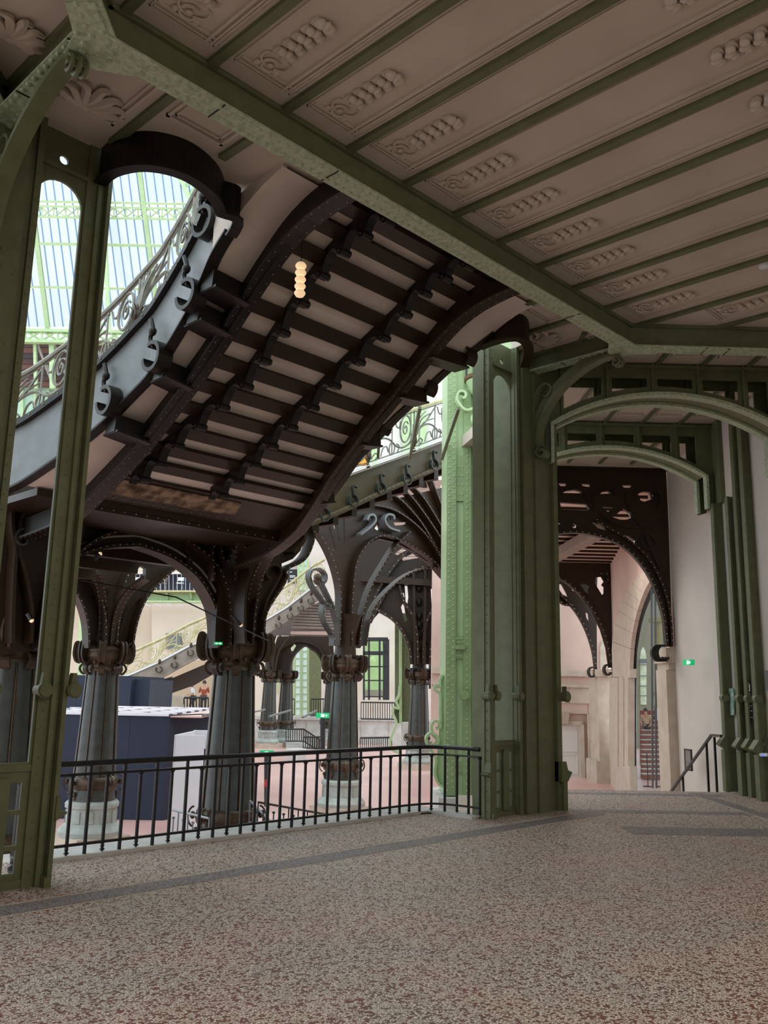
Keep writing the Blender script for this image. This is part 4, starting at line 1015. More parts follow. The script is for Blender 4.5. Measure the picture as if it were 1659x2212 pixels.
b = MB(); b.beam(P(893, 1225, D=D4-.5), P(896, 1435, D=D4-.5), ND, .2, .12); b.beam(P(918, 1225, D=D4-.5), P(917, 1435, D=D4-.5), ND, .2, .12); b.build('box_trunk', BROWN, t)
for y in (1270, 1300, 1330, 1350, 1372, 1400): b = MB(); b.ball(P(906, y, D=D4-.3), .14, .14, .2, 8); b.build('trunk_rosette', BLACKB, t)
b = MB(); b.beam(P(780, 1250, D=D4-.6), P(965, 1262, D=D4-.6), ND, .4, .3); b.build('cross_beam', BROWN, t)
for k in range(7): b = MB(); y = 1160+k*8; b.beam(P(760, y, D=48), P(960, y+1, D=48), ND, .3, .13); b.build('ceiling_slat', PINKW, t)

# ================================================================== great green nave pier beyond the railing
DP = 18.3
t = thing('nave_pier', 'tall bright green riveted nave pier on a white stone block beyond the railing', 'pier', P(1005, 1600, D=DP)*1.0)
t.location.z = NAVE
def XP(px, D=DP): return P(px, 1500, D=D)
lL_, lR_ = XP(962), XP(1052)
def lat(p): return (p.x-p.y)/R2
la, lb_, lc_ = lat(XP(962)), lat(XP(1003)), lat(XP(1052))
b = MB(); b.dl(DP+.02, DP+1.3, la, la+1.55, -.4, 16); b.build('core_plate', GREENL, t)
b = MB(); b.dl(DP-.06, DP+.02, la, la+.20, -.4, 16); b.build('edge_plate', GREENM, t)
b = MB(); b.dl(DP-.06, DP+.02, lb_-.03, lb_+.13, -.4, 16); b.build('middle_angle', GREENM, t)
b = MB(); b.dl(DP-.06, DP+.02, lc_-.2, lc_-.02, -.4, 16); b.build('edge_plate', GREENM, t)
b = MB(); b.dl(DP-.10, DP+.02, lc_+.1, lc_+.25, -.4, 16); b.build('edge_plate', GREENM, t)
for z0, z1, l0, l1 in ((5.6, 6.6, la+.2, lb_), (5.6, 6.6, lb_+.13, lc_-.2), (2.3, 2.75, la+.2, lb_), (1.0, 1.9, lb_+.13, lc_-.2), (.05, .25, la+.2, lb_)):
    b = MB(); b.dl(DP-.03, DP+.03, l0, l1, z0, z1); b.build('splice_plate', GREENM, t)
b = MB(); b.dl(DP-.12, DP, la+.18, lb_, 2.48, 2.56); b.build('ledge', GREENM, t)
pts = []
z = -.3
while z < 9:
    pts += [DL(DP-.065, la+.05, z), DL(DP-.065, la+.15, z+.06), DL(DP-.065, lb_+.05, z), DL(DP-.065, lc_-.11, z), DL(DP-.105, lc_+.17, z)]; z += .125
for z0 in (5.75, 5.95, 6.15, 6.35): pts += [DL(DP-.035, l, z0) for l in (la+.25, la+.33, lb_+.18, lb_+.26)]
for z0 in (2.35, 2.62, 2.7): pts += [DL(DP-.035, la+.23+.05*i, z0) for i in range(3)]
for z0 in (1.08, 1.25, 1.42, 1.6, 1.78): pts += [DL(DP-.035, l, z0) for l in (lb_+.17, lb_+.24)]
rivets_part('rivet_rows', pts, -ND, .021, GREENL, t)
b = MB(); b.dl(DP-.35, DP+1.6, la-.15, la+1.7, NAVE, -.42); b.build('stone_block', STONEW, t)
b = MB(); b.dl(DP-.37, DP-.35, la+.85, la+1.5, NAVE+.3, -.75); b.build('stone_panel', STONE, t)
# scroll consoles on the left flank
Dc = DP+.3
for pts_, w_ in (([(962, 1700), (945, 1690), (938, 1665), (941, 1640), (930, 1618), (922, 1605), (921, 1592), (930, 1584), (942, 1588), (946, 1600), (938, 1610), (930, 1604)], .3),
             ([(948, 1620), (945, 1600), (934, 1585), (932, 1568), (938, 1558), (948, 1560), (950, 1570), (943, 1574)], .25),
             ([(952, 1560), (950, 1535), (950, 1500), (944, 1494), (938, 1488), (942, 1480), (950, 1484), (950, 1470), (955, 1458)], .22)):
    MB().strip(smooth(PP(pts_, D=Dc), 4), ND, w_, .05).build('scroll_console', GREENL, t)
b = MB(); b.prism(PP([(963, 1702), (948, 1690), (940, 1665), (944, 1640), (948, 1600), (950, 1560), (951, 1500), (956, 1458), (963, 1456)], D=Dc), DL(.12, 0, 0)); b.build('console_web', GREENL, t)
for pxr in (1003, 1035):
    b = MB(); c = P(pxr, 1502, D=DP-.15); b.tube([c-ND*.12, c+ND*.12], .09, 12); b.build('scroll_roll', GREENM, t)
# round balcony high on the pier
bt = thing('corner_balcony', 'small round balcony with black railing high on the green nave pier', 'balcony', P(1035, 850, D=DP-.4))
bc = P(1048, 830, D=DP-.2)
b = MB(); b.lathe((bc.x, bc.y, bc.z), [(.12, -.62), (.2, -.45), (.22, -.3), (.36, -.12), (.40, 0), (.42, .04)], 18); b.build('balcony_corbel', GREENL, bt)
b = MB(); b.lathe((bc.x, bc.y, bc.z), [(.40, .04), (.45, .06), (.46, .13), (.40, .15)], 18); b.build('balcony_ledge', WOOD, bt)
for k in range(12):
    a = k*math.pi/6; b = MB(); b.tube([bc+V((.42*math.cos(a), .42*math.sin(a), .15)), bc+V((.42*math.cos(a), .42*math.sin(a), .75))], .012, 5); b.build('baluster', BLACK, bt)
b = MB(); b.tube([bc+V((.42*math.cos(a), .42*math.sin(a), .75)) for a in [2*math.pi*i/20 for i in range(21)]], .018, 5); b.build('balcony_rail', BLACK, bt)
b = MB(); b.strip(smooth(PP([(1030, 880), (1008, 888), (994, 878), (986, 862), (992, 848), (1004, 850), (1004, 860), (998, 862)], D=DP-.3), 4), ND, .2, .05); b.build('balcony_scroll', GREENL, bt)
b = MB(); b.ball(P(1022, 905, D=DP-.3), .06, .06, .12); b.build('pendant_knob', GREENL, bt)

# ================================================================== nave: walls, roof, galleries
def quad(name, pts, thick, mt, parent=None, holes=()):
    b = MB(); b.prism(pts, thick, holes); return b.build(name, mt, parent)
# sloping glass roof of the nave
rp0 = P(120, 725, D=60); rn = DL(.88, 0, .475).normalized()
def RF(px, py):
    d = P(px, py, D=10.0)-CAM; return CAM+d*((rp0-CAM).dot(rn)/d.dot(rn))
rt = thing('glass_roof', 'glazed nave roof with slim bars seen through the left screens', 'roof', (rp0.x, rp0.y, rp0.z))
def rline(b, a, c, r): b.tube([RF(*a), RF(*c)], r, 5)
BLUEB = mat('blue grey glazing bar', (120, 150, 190), None, rough=.5)
for k in range(-2, 27):
    x0 = 45+18.3*k
    b = MB(); rline(b, (x0-48, 340-8), (x0, 706), .05); b.build('glazing_bar', BLUEB, rt)
for x0 in (104, 345, -140):
    b = MB(); p0, p1 = RF(x0-50, 320), RF(x0, 715); b.beam(p0, p1, rn, .25, .30); b.build('roof_rib', GREENL, rt)
for y0 in (437, 447, 470, 528, 622):
    b = MB(); p0, p1 = RF(-60, y0-4), RF(520, y0+6); b.beam(p0, p1, rn, .16, .16 if y0 != 528 else .2); b.build('purlin', GREENL, rt)
def truss(y0, y1, x0, x1, step, r):
    n = int((x1-x0)/step)
    for i in range(n):
        a, c = x0+i*step, x0+(i+1)*step
        b = MB(); rline(b, (a, y0), (c, y1), r); rline(b, (c, y0), (a, y1), r); rline(b, (a, y0), (a, y1), r); b.build('truss_bracing', GREENL, rt)
truss(449, 470, -40, 460, 26, .06)
for k in range(-1, 2):
    for (ya, yc) in ((340, 436), (472, 526), (530, 620), (624, 706)):
        xa = 104+240*k
        f = lambda y, x: x-(715-y)*.128
        b = MB(); q = [RF(f(ya, xa)+4, ya), RF(f(ya, xa+240)-4, ya), RF(f(yc, xa+240)-4, yc), RF(f(yc, xa)+4, yc)]
        b.prism(q, rn*.02); b.build('glass_pane', GLASS, rt)
lt = thing('lattice_rib', 'pale green lattice rib of the nave roof behind the left post', 'rib', P(215, 700, D=55))
def RD(px, py, D=55): return P(px, py, D=D)
b = MB()
for a, c in (((201, 720), (207, 350)), ((214, 720), (216, 350)), ((236, 720), (220, 350))): b.beam(RD(*a), RD(*c), ND, .3, .22)
b.build('chord', GREENL, lt)
b = MB(); y = 700; s_ = 1
while y > 360: b.tube([RD(202 if s_ > 0 else 216, y), RD(216 if s_ > 0 else 202, y-22)], .07, 4); y -= 22; s_ = -s_
b.build('lacing', GREENL, lt)
lt2 = thing('lattice_rib', 'pale green diagonal lattice rib of the nave roof right of the round opening', 'rib', P(400, 400, D=55))
b = MB(); b.beam(RD(366, 340), RD(420, 450), ND, .3, .25); b.beam(RD(392, 330), RD(440, 400), ND, .3, .22); b.beam(RD(420, 330), RD(450, 380), ND, .3, .22); b.build('chord', GREENL, lt2)
b = MB()
for k in range(5): b.tube([RD(372+k*10, 350+k*18), RD(398+k*10, 342+k*14)], .07, 4); b.tube([RD(398+k*10, 342+k*14), RD(380+k*10, 366+k*18)], .07, 4)
b.build('lacing', GREENL, lt2)
# truss and dark timber gable under the roof
gt = thing('gable_truss', 'pale green gable truss with dark reddish boards below the glass roof', 'truss', P(120, 780, D=60))
for yy in (714, 737):
    b = MB(); b.beam(P(20, yy, D=59), P(300, yy+5, D=59), ND, .4, .22); b.build('truss_chord', GREENL, gt)
for k in range(8):
    xa = 20+35*k; b = MB(); b.tube([P(xa, 715, D=59), P(xa+35, 736, D=59)], .09, 4); b.tube([P(xa+35, 715, D=59), P(xa, 736, D=59)], .09, 4); b.tube([P(xa, 715, D=59), P(xa, 736, D=59)], .1, 4); b.build('truss_bracing', GREENL, gt)
for k in range(8):
    yy = 740+k*12; b = MB(); b.prism(PP([(20, yy), (260, yy+4), (260, yy+14.5), (20, yy+11)], D=61+k*.02), DL(.2, 0, 0)); b.build('timber_board', mat('reddish board %d' % (k % 3), ((70, 44, 40), (96, 58, 48), (56, 40, 42))[k % 3]), gt)
for xx in (76, 112, 150, 190):
    b = MB(); b.beam(P(xx, 738, D=59.5), P(xx+2, 840, D=59.5), ND, .3, .34 if xx == 112 else .2); b.build('truss_post', GREENL, gt)
    b = MB(); b.beam(P(xx+4, 742, D=59.6), P(xx+34, 820, D=59.6), ND, .2, .14); b.build('truss_strut', TAUPE, gt)
MINT = mat('mint painted wall', (186, 214, 196), (178, 208, 190), .4, .7)
o = quad('wall_far', PP([(-40, 828), (420, 828), (420, 925), (-40, 925)], D=62), DL(.3, 0, 0), MINT); o['kind'] = 'structure'
for k in range(10): 
    b = MB(); b.beam(P(20+k*28, 828, D=61.6), P(20+k*28, 925, D=61.6), ND, .2, .2); b.build('wall_rib', GREENL, o)
o = quad('wall_far', PP([(-40, 925), (420, 925), (420, 1240), (-40, 1240)], D=62), DL(.3, 0, 0), CREAM); o['kind'] = 'structure'

# far left gallery: cream wall, slatted soffit, green edge beam, dark backdrop, railing
o = quad('wall_far', PP([(-30, 1302), (570, 1302), (570, 1640), (-30, 1640)], D=62), DL(.3, 0, 0), CREAM); o['kind'] = 'structure'
b = MB(); b.prism(PP([(328, 1302), (570, 1302), (570, 1640), (328, 1640)], D=61.5), DL(.1, 0, 0)); b.build('wall_return', mat('lighter cream plaster', (222, 208, 192)), o)
for k in range(14):
    b = MB(); b.beam(P(95+k*24, 1303, D=61), P(110+k*24, 1311, D=61), ND, .3, .07); b.build('soffit_slat', WHITE, o)
o = quad('wall_dark', PP([(60, 1200), (570, 1200), (570, 1276), (60, 1276)], D=64), DL(.3, 0, 0), NAVY); o['kind'] = 'structure'
gb = thing('gallery_edge_beam', 'pale green edge beam of the far left gallery seen through the arches', 'beam', P(300, 1290, D=59))
b = MB(); b.beam(P(60, 1289, D=59.4), P(570, 1291, D=59.4), ND, .3, .70); b.build('beam_web', GREENL, gb)
b = MB(); b.beam(P(60, 1277, D=58.8), P(570, 1279, D=58.8), ND, .9, .10); b.build('beam_ledge', GILT, gb)
b = MB(); b.beam(P(60, 1299, D=59), P(570, 1301, D=59), ND, .7, .12); b.build('beam_flange', GREENL, gb)
for xx in (150, 205, 258, 308, 360, 412, 462, 512): b = MB(); b.prism(PP([(xx-3, 1280), (xx+3, 1280), (xx+3, 1298), (xx+1, 1292)], D=59.1), DL(.3, 0, 0)); b.build('beam_bracket', GREENL, gb)
gr = thing('gallery_railing', 'thin white railing on the far left gallery before a dark backdrop', 'railing', P(400, 1275, D=58.6))
b = MB(); b.tube([P(100, 1237, D=58.6), P(570, 1239, D=58.6)], .05, 5); b.build('handrail', WHITE, gr)
for xx in range(104, 570, 9): b = MB(); b.tube([P(xx, 1238, D=58.6), P(xx, 1277, D=58.6)], .014, 4); b.build('baluster', WHITE, gr)
# seats stacked behind that railing
def seat(px, D, mt, i):
    c = P(px, 1274, D=D); t = thing('folding_chair', 'pale folding chair behind the far left gallery railing, ' + ('left one', 'middle one', 'right one', 'one behind the pierced plate')[i], 'chair', c, None)
    b = MB(); b.box(c+NZ*.45, NL*.22, ND*.2, NZ*.02); b.build('seat', mt, t)
    b = MB(); b.box(c+NZ*.75+ND*.2, NL*.22, ND*.015, NZ*.12); b.build('backrest', mt, t)
    for s1 in (-1, 1):
        b = MB(); b.tube([c+NL*.2*s1-ND*.2, c+NL*.2*s1+ND*.2+NZ*.85], .018, 4); b.build('leg', STEEL, t)
        b = MB(); b.tube([c+NL*.2*s1+ND*.2, c+NL*.2*s1-ND*.2+NZ*.45], .018, 4); b.build('leg', STEEL, t)
for i, px in enumerate((352, 388, 425, 292)): seat(px, 59.8, (WOOD, WHITE, STONE, WHITE)[i], i)
# green column at the far left wall
b = MB(); b.beam(P(180, 1300, D=58), P(172, 1560, D=58), ND, .3, .40); tag(b.build('wall_column', GREENL), 'pale green riveted column against the far left cream wall', 'column')
for i, (x0, x1, y0, y1) in enumerate(((358, 394, 1368, 1402),)):
    w_ = thing('far_window', 'grey framed window in the cream wall above the far staircase', 'window', P(376, 1400, D=61))
    quad('window_frame', PP([(x0, y0), (x1, y0), (x1, y1), (x0, y1)], D=61.2), DL(.1, 0, 0), TAUPE, w_)
    quad('pane', PP([(x0+5, y0+5), (x1-4, y0+5), (x1-4, y1), (x0+5, y1)], D=61.0), DL(.06, 0, 0), STRING, w_)

# partition boxes of the exhibition
def boxdl(name, D0, D1, px0, px1, ytop, mt, label):
    l0 = lat(P(px0, 1500, D=D0)); l1 = lat(P(px1, 1500, D=D0)); zt = P((px0+px1)/2, ytop, D=D0).z
    t = thing(name, label, 'partition', DL(D0, (l0+l1)/2, NAVE))
    n = 4
    for i in range(n):
        b = MB(); b.dl(D0, D0+.06, l0+(l1-l0)*i/n+.004, l0+(l1-l0)*(i+1)/n-.004, NAVE, zt); b.build('wall_panel', mt, t)
    b = MB(); b.dl(D0+.06, D1, l1-.06, l1, NAVE, zt); b.build('side_panel', mt, t)
    b = MB(); b.dl(D0+.06, D1, l0, l0+.06, NAVE, zt); b.build('side_panel', mt, t)
    return t, l0, l1, zt
t, l0, l1, zt = boxdl('navy_partition', 25.7, 34, 40, 368, 1541, NAVY, 'navy exhibition box with white timber lid behind the two front columns')
# second face of that box running away to the right
bx2 = thing('navy_partition', 'navy box wall running back toward the central column from the box corner', 'partition', DL(26, l1, NAVE))
b = MB(); b.prism([DL(25.7, l1, NAVE), DL(28.7, l1+1.25, NAVE), DL(28.7, l1+1.25, zt), DL(25.7, l1, zt)], DL(0, .05, 0)); b.build('wall_panel', NAVY, bx2)
b = MB(); b.dl(25.72, 33.9, l0+.02, l1+.9, zt-.07, zt-.03); b.build('lid', PINKF, t)
for k in range(6): b = MB(); b.dl(26.2+k*1.35, 26.32+k*1.35, l0, l1+.1, zt-.03, zt+.03); b.build('lid_batten', WHITE, t)
for k in range(9): b = MB(); b.dl(26.0, 33.5, l0+.4+k*.95, l0+.46+k*.95, zt-.03, zt+.02); b.build('lid_joist', STEEL, t)
b = MB(); b.dl(25.66, 25.76, l0, l1, zt-.04, zt+.03); b.build('lid_edge', WHITE, t)
t2, a0, a1, az = boxdl('navy_partition_tall', 37, 43, 50, 282, 1458, NAVY, 'taller navy box behind the leftmost complete column')
t2.name = 'navy_partition'
t3, a0, a1, az = boxdl('navy_partition', 37.5, 42, 110, 322, 1466, NAVY, 'slate navy box with light cable left of the far staircase foot')
b = MB(); b.prism(PP([(58, 1378), (128, 1372), (128, 1438), (58, 1440)], D=61.8), DL(.2, 0, 0)); 
tag(b.build('tree_poster', mat('tree poster print', (40, 66, 48), (150, 175, 160), 1.6, .6)), 'dark green tree picture panel seen beside the left green post', 'panel')
# white upright panel
wp = thing('white_panel', 'tall white upright exhibition panel beside the navy box', 'panel', P(408, 1745, D=23.6))
wp.location.z = NAVE
l0 = lat(P(378, 1600, D=23.6)); l1 = lat(P(441, 1600, D=23.6)); zt = P(400, 1588, D=23.6).z
b = MB(); b.dl(23.6, 23.66, l0, l1, NAVE, zt); b.build('front_board', WHITE, wp)
b = MB(); b.prism([DL(23.6, l0, NAVE), DL(24.6, l0+.30, NAVE), DL(24.6, l0+.30, zt+.06), DL(23.6, l0, zt)], DL(0, .04, 0)); b.build('side_board', WHITE, wp)
b = MB(); b.dl(24.6, 24.66, l0+.28, l1, zt-.4, zt+.08); b.build('rear_board', WHITE, wp)

# small outer hand railings of the nave steps
def steprail(label, pa, pb, n, D, zt_=.5, mt=BLACK, knob=True, cat='railing'):
    a, c = P(*pa, D=D[0]), P(*pb, D=D[1]); t = thing('step_railing', label, cat, (a.x, a.y, NAVE))
    b = MB(); b.tube([a, c], .02, 6); b.build('handrail', mt, t)
    b = MB(); b.tube([a-NZ*zt_*1.1, c-NZ*zt_*1.1], .014, 5); b.build('lower_rail', mt, t)
    for i in range(n):
        q = a.lerp(c, i/(n-1)); b = MB(); b.tube([q-NZ*(zt_*1.9), q-NZ*(.0 if i % 2 == 0 else .12)], .012, 5)
        if i % 2: b.ball(q-NZ*.12, .03, .03, .02, 6)
        b.build('baluster', mt, t)
    return t
steprail('grey handrail descending outside the balcony, left of the central column', (366, 1748), (452, 1768), 9, (15.6, 14.2), .42, STEEL)
steprail('black knobbed step railing outside the balcony under the column right of centre', (558, 1733), (720, 1762), 17, (15.0, 17.2), .45)
steprail('grey sloping step handrail outside the balcony near the sign posts', (540, 1730), (600, 1790), 5, (16, 15.2), .3, STEEL)

# sign posts
def signpost(px, ytop, ybot, D, label, red):
    a, c = P(px, ytop, D=D), P(px, ybot, D=D); t = thing('sign_post', label, 'sign', (c.x, c.y, c.z))
    b = MB(); b.tube([c, a], .055*D/20, 8); b.build('post', DARKW, t)
    b = MB(); h = .055*D/20; b.box(a+NZ*h, NL*.15*D/20, ND*.04, NZ*h); sbo = b.build('sign_box', GREENX, t)
    b = MB(); b.box(a+NZ*h-ND*.045, NL*.04*D/20, ND*.004, NZ*h*.55); b.prism([a+NZ*h-ND*.045+NL*.11*D/20, a+NZ*h*1.5-ND*.045+NL*.07*D/20, a+NZ*h*.5-ND*.045+NL*.07*D/20], ND*.008); b.build('pictogram', WHITEX, sbo)
    if red: m_ = a.lerp(c, .62); b = MB(); b.tube([m_, m_+NZ*.16*D/20], .06*D/20, 8); b.build('red_band', RED, t)
signpost(576, 1632, 1742, 20, 'dark post with green sign box and red band, nearer one', True)
signpost(697, 1551, 1618, 36, 'dark post with green sign box, farther one beside the right-of-centre column', False)

# far right-hand nave side: back wall, podium, screens, windows
o = quad('wall_far', PP([(545, 1150), (1190, 1150), (1190, 1640), (545, 1640)], D=78), DL(.3, 0, 0), WALLW); o['kind'] = 'structure'
o = quad('wall_podium', PP([(545, 1548), (975, 1552), (975, 1625), (545, 1618)], D=61), DL(.6, 0, 0), STONEW); o['kind'] = 'structure'
b = MB(); b.beam(P(545, 1549, D=60.8), P(975, 1556, D=60.8), ND, .6, .22); b.build('podium_cornice', STONEW, o)
for xx in range(600, 960, 60): b = MB(); b.beam(P(xx, 1556, D=60.7), P(xx, 1618, D=60.7), ND, .1, .03); b.build('stone_joint', STONE, o)
def railrun(label, pts, D, hpx, step, mt=BLACK):
    a = P(*pts[0], D=D); t = thing('far_railing', label, 'railing', a)
    for (p, q) in zip(pts, pts[1:]):
        b = MB(); b.tube([P(*p, D=D), P(*q, D=D)], .05, 5); b.build('rail', mt, t); b = MB(); b.tube([P(p[0], p[1]+hpx, D=D), P(q[0], q[1]+hpx, D=D)], .04, 5); b.build('rail', mt, t)
        n = max(2, int(abs(q[0]-p[0])/step))
        for i in range(n+1):
            x = p[0]+(q[0]-p[0])*i/n; y = p[1]+(q[1]-p[1])*i/n; b = MB(); b.tube([P(x, y, D=D), P(x, y+hpx, D=D)], .035, 4); b.build('baluster', mt, t)
railrun('black railing on the far podium right of the column right of centre', [(780, 1517), (852, 1518)], 60.5, 36, 5)
railrun('black railing on the far podium left of the column right of centre', [(672, 1510), (708, 1510)], 60.5, 36, 5)
railrun('short black railing on the far podium beside the leftmost distant column', [(618, 1510), (636, 1510)], 60.5, 34, 5)
railrun('low black railing at nave floor level right of the column right of centre', [(778, 1594), (846, 1593)], 54, 22, 4.5)
railrun('black railing of the far steps descending to the right', [(618, 1575), (656, 1575), (700, 1604)], 55, 26, 4.5)
railrun('black railing at the bottom of the far steps', [(655, 1592), (698, 1592)], 53, 24, 4.5)
for k in range(6):
    b = MB(); b.prism(PP([(618, 1590+k*5), (640+k*14, 1590+k*5), (640+k*14, 1596+k*5), (618, 1596+k*5)], D=57-k*.35), DL(.35, 0, 0)); 
    if k == 0: fs_ = thing('far_steps', 'pale stone steps with black railing below the far podium', 'steps', P(650, 1615, D=56))
    b.build('step', STONEW, fs_)
quad_ = quad('low_block', PP([(619, 1618), (660, 1618), (660, 1642), (619, 1640)], D=46), DL(.8, 0, 0), STONEW); tag(quad_, 'low white stone block before the far steps', 'block')
def screenwall(label, x0, x1, y0, y1, D, nx, rows):
    t = thing('glazed_screen', label, 'window', P((x0+x1)/2, y1, D=D))
    quad('pane', PP([(x0, y0), (x1, y0), (x1, y1), (x0, y1)], D=D+.1), DL(.05, 0, 0), mat('pale blue backlit pane', (205, 222, 228), None, rough=.3, emit=(210, 228, 235), estr=.35), t)
    for i in range(nx+1): b = MB(); x = x0+(x1-x0)*i/nx; b.beam(P(x, y0, D=D), P(x, y1, D=D), ND, .25, .22); b.build('mullion', GREENL, t)
    for j in range(rows+1): b = MB(); y = y0+(y1-y0)*j/rows; b.beam(P(x0, y, D=D), P(x1, y, D=D), ND, .15, .09); b.build('glazing_bar', GREENL, t)
screenwall('pale glazed green screen seen through the small distant arch', 636, 666, 1392, 1546, 70, 2, 10)
screenwall('pale glazed green screen above the far staircase railing', 645, 664, 1208, 1275, 77.5, 2, 5)
quad_ = quad('green_strip', PP([(668, 1392), (694, 1400), (694, 1550), (668, 1548)], D=69), DL(.4, 0, 0), GREEN); tag(quad_, 'green riveted panel right of the glazed screen in the small distant arch', 'panel')
quad_ = quad('green_strip', PP([(600, 1392), (614, 1392), (614, 1420), (600, 1500)], D=77.7), DL(.5, 0, 0), GREENL); tag(quad_, 'green strip left of the glazed screen in the small distant arch', 'panel')
quad_ = quad('banner', PP([(622, 1230), (642, 1230), (642, 1260), (622, 1260)], D=77.8), DL(.1, 0, 0), DARKW); tag(quad_, 'dark banner with white lettering above the far staircase', 'banner')
b = MB()
for i, (x, y, w_) in enumerate(((626, 1235, 5), (626, 1243, 12), (626, 1246, 12), (626, 1252, 3), (630, 1252, 3), (634, 1252, 3))):
    b.prism(PP([(x, y), (x+w_, y), (x+w_, y+1.6), (x, y+1.6)], D=77.7), DL(.02, 0, 0))
b.build('lettering', WHITE, quad_)
# tall arched window with trees
wn = thing('tall_window', 'tall arched window with bright green trees outside, dark framed', 'window', P(810, 1510, D=70))
arc = [(785, 1510), (785, 1384), (822, 1384)]+[(822+10*math.sin(a), 1404-20*math.cos(a)) for a in [i*math.pi/12 for i in range(7)]]+[(832, 1510)]
TREES = mat('sunlit trees outside', (190, 222, 150), (130, 180, 105), .9, .9, emit=(205, 230, 170), estr=.9)
quad('tree_foliage', PP([(785, 1386), (832, 1386), (832, 1490), (785, 1490)], D=76), DL(.3, 0, 0), TREES, wn)
for x in (786, 797, 820, 834): b = MB(); b.beam(P(x, 1381, D=70), P(x, 1512, D=70), ND, .2, .16 if x != 834 else .5); b.build('mullion', DARKW, wn)
for y in (1381, 1411, 1440, 1470, 1505): b = MB(); b.beam(P(785, y, D=70), P(838, y, D=70), ND, .2, .1 if y not in (1381, 1411) else .3); b.build('glazing_bar', DARKW, wn)
b = MB(); b.prism(PP([(826, 1384), (834, 1384), (834, 1410), (832, 1398)], D=69.9), DL(.1, 0, 0)); b.build('arch_corner', DARKW, wn)
quad('pane', PP([(785, 1384), (834, 1384), (834, 1506), (785, 1506)], D=70.2), DL(.02, 0, 0), GLASS, wn)
# opening in the back wall is filled by a paler reveal
bw = thing('dark_window', 'black gridded window high right behind the distant green column', 'window', P(942, 1490, D=66))
quad('pane', PP([(926, 1320), (962, 1320), (962, 1488), (926, 1488)], D=66), DL(.1, 0, 0), DARKW, bw)
for x in (928, 936, 945, 952): b = MB(); b.beam(P(x, 1320, D=65.8), P(x, 1488, D=65.8), ND, .1, .07); b.build('mullion', BLACK, bw)
for y in (1340, 1370, 1400, 1428, 1456): b = MB(); b.beam(P(926, y, D=65.8), P(962, y, D=65.8), ND, .1, .06); b.build('glazing_bar', STEEL, bw)
gp = thing('green_nave_pier', 'distant slim green riveted nave pier right of the tall arched window', 'pier', P(868, 1560, D=46))
for x0, x1, D_ in ((853, 862, 46), (862, 868, 45.6), (868, 886, 46.2)):
    b = MB(); b.prism(PP([(x0, 1325), (x1, 1325), (x1, 1562), (x0, 1562)], D=D_), DL(.3, 0, 0)); b.build('plate', GREEN if x0 != 862 else GREENL, gp)
b = MB(); b.prism(PP([(868, 1560), (888, 1560), (888, 1612), (868, 1612)], D=45.6), DL(.8, 0, 0)); b.build('stone_foot', STONEW, gp)
b = MB(); b.strip(smooth(PP([(868, 1625), (850, 1622), (842, 1605), (850, 1580), (856, 1560), (848, 1540), (850, 1528), (862, 1530), (856, 1515), (862, 1500), (864, 1480)], D=45.5), 4), ND, .5, .12); b.build('scroll_console', GREENL, gp)
rivets_part('rivet_row', [P(865, 1330+6*k, D=45.5) for k in range(38)], -ND, .04, GREENL, gp)

# white upper wall, pale green pilasters and orange lift behind the side flight
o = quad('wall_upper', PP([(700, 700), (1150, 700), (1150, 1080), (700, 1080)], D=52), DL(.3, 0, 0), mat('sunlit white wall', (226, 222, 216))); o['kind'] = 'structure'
for (x0, x1) in ((868, 884), (888, 902), (906, 920), (800, 812)):
    b = MB(); b.prism(PP([(x0, 780), (x1, 780), (x1+2, 1060), (x0+2, 1060)], D=51.4), DL(.3, 0, 0)); tag(b.build('wall_pilaster', GREENL), 'pale green pilaster on the upper wall behind the side balustrade, %s from the left' % {800: 'first', 868: 'second', 888: 'third', 906: 'fourth'}[x0], 'pilaster')
for i, (pa, pb) in enumerate((((745, 1010), (782, 955)), ((760, 1010), (790, 965)), ((748, 985), (790, 1000)), ((786, 950), (788, 1010)), ((768, 958), (770, 1010)))):
    if i == 0: om = thing('scissor_lift', 'orange lifting machine glimpsed behind the side balustrade', 'machine', P(768, 1010, D=40))
    b = MB(); b.beam(P(*pa, D=40), P(*pb, D=40), ND, .2, .22); b.build('lift_arm', ORANGE, om)
b = MB(); b.box(P(772, 990, D=40), NL*.45, ND*.4, NZ*.35); b.build('lift_body', ORANGE, om)

# far staircase on the left with gilded balustrade
fs2 = thing('far_staircase', 'distant grey staircase with cream gilt balustrade behind the central column', 'staircase', P(470, 1400, D=47))
Df = 46
lo2 = PP([(268, 1496), (290, 1488), (345, 1465), (405, 1432), (460, 1404), (570, 1372), (620, 1340), (680, 1300), (700, 1288)], D=Df)
hi2 = PP([(268, 1462), (290, 1454), (345, 1430), (405, 1398), (460, 1374), (570, 1342), (620, 1312), (674, 1270), (700, 1256)], D=Df)
b = MB(); b.prism(lo2+list(reversed(hi2)), DL(.15, 0, 0)); b.build('outer_string', TAUPE, fs2)
b = MB(); b.strip(lo2, ND, .3, .1); b.build('lower_flange', TAUPE, fs2)
b = MB(); b.strip(hi2, ND, .3, .08); b.build('upper_moulding', WHITE, fs2)
balustrade(fs2, [q-ND*.1 for q in hi2], 1.15, 1.9, GILT, .028, .06, acan=False, seg=4)
for (px, py) in ((344, 1440), (377, 1430), (412, 1404), (602, 1345), (627, 1325), (650, 1308), (672, 1292)):
    c = P(px, py, D=Df-.3); b = MB(); b.ball(c+NZ*.25, .08, .08, .14, 8); b.strip([c+NL*.15*math.cos(a)+NZ*(.15*math.sin(a)-.15) for a in [math.radians(80-300*i/14) for i in range(15)]], ND, .2, .05); b.build('ring_bracket', BRASS, fs2)
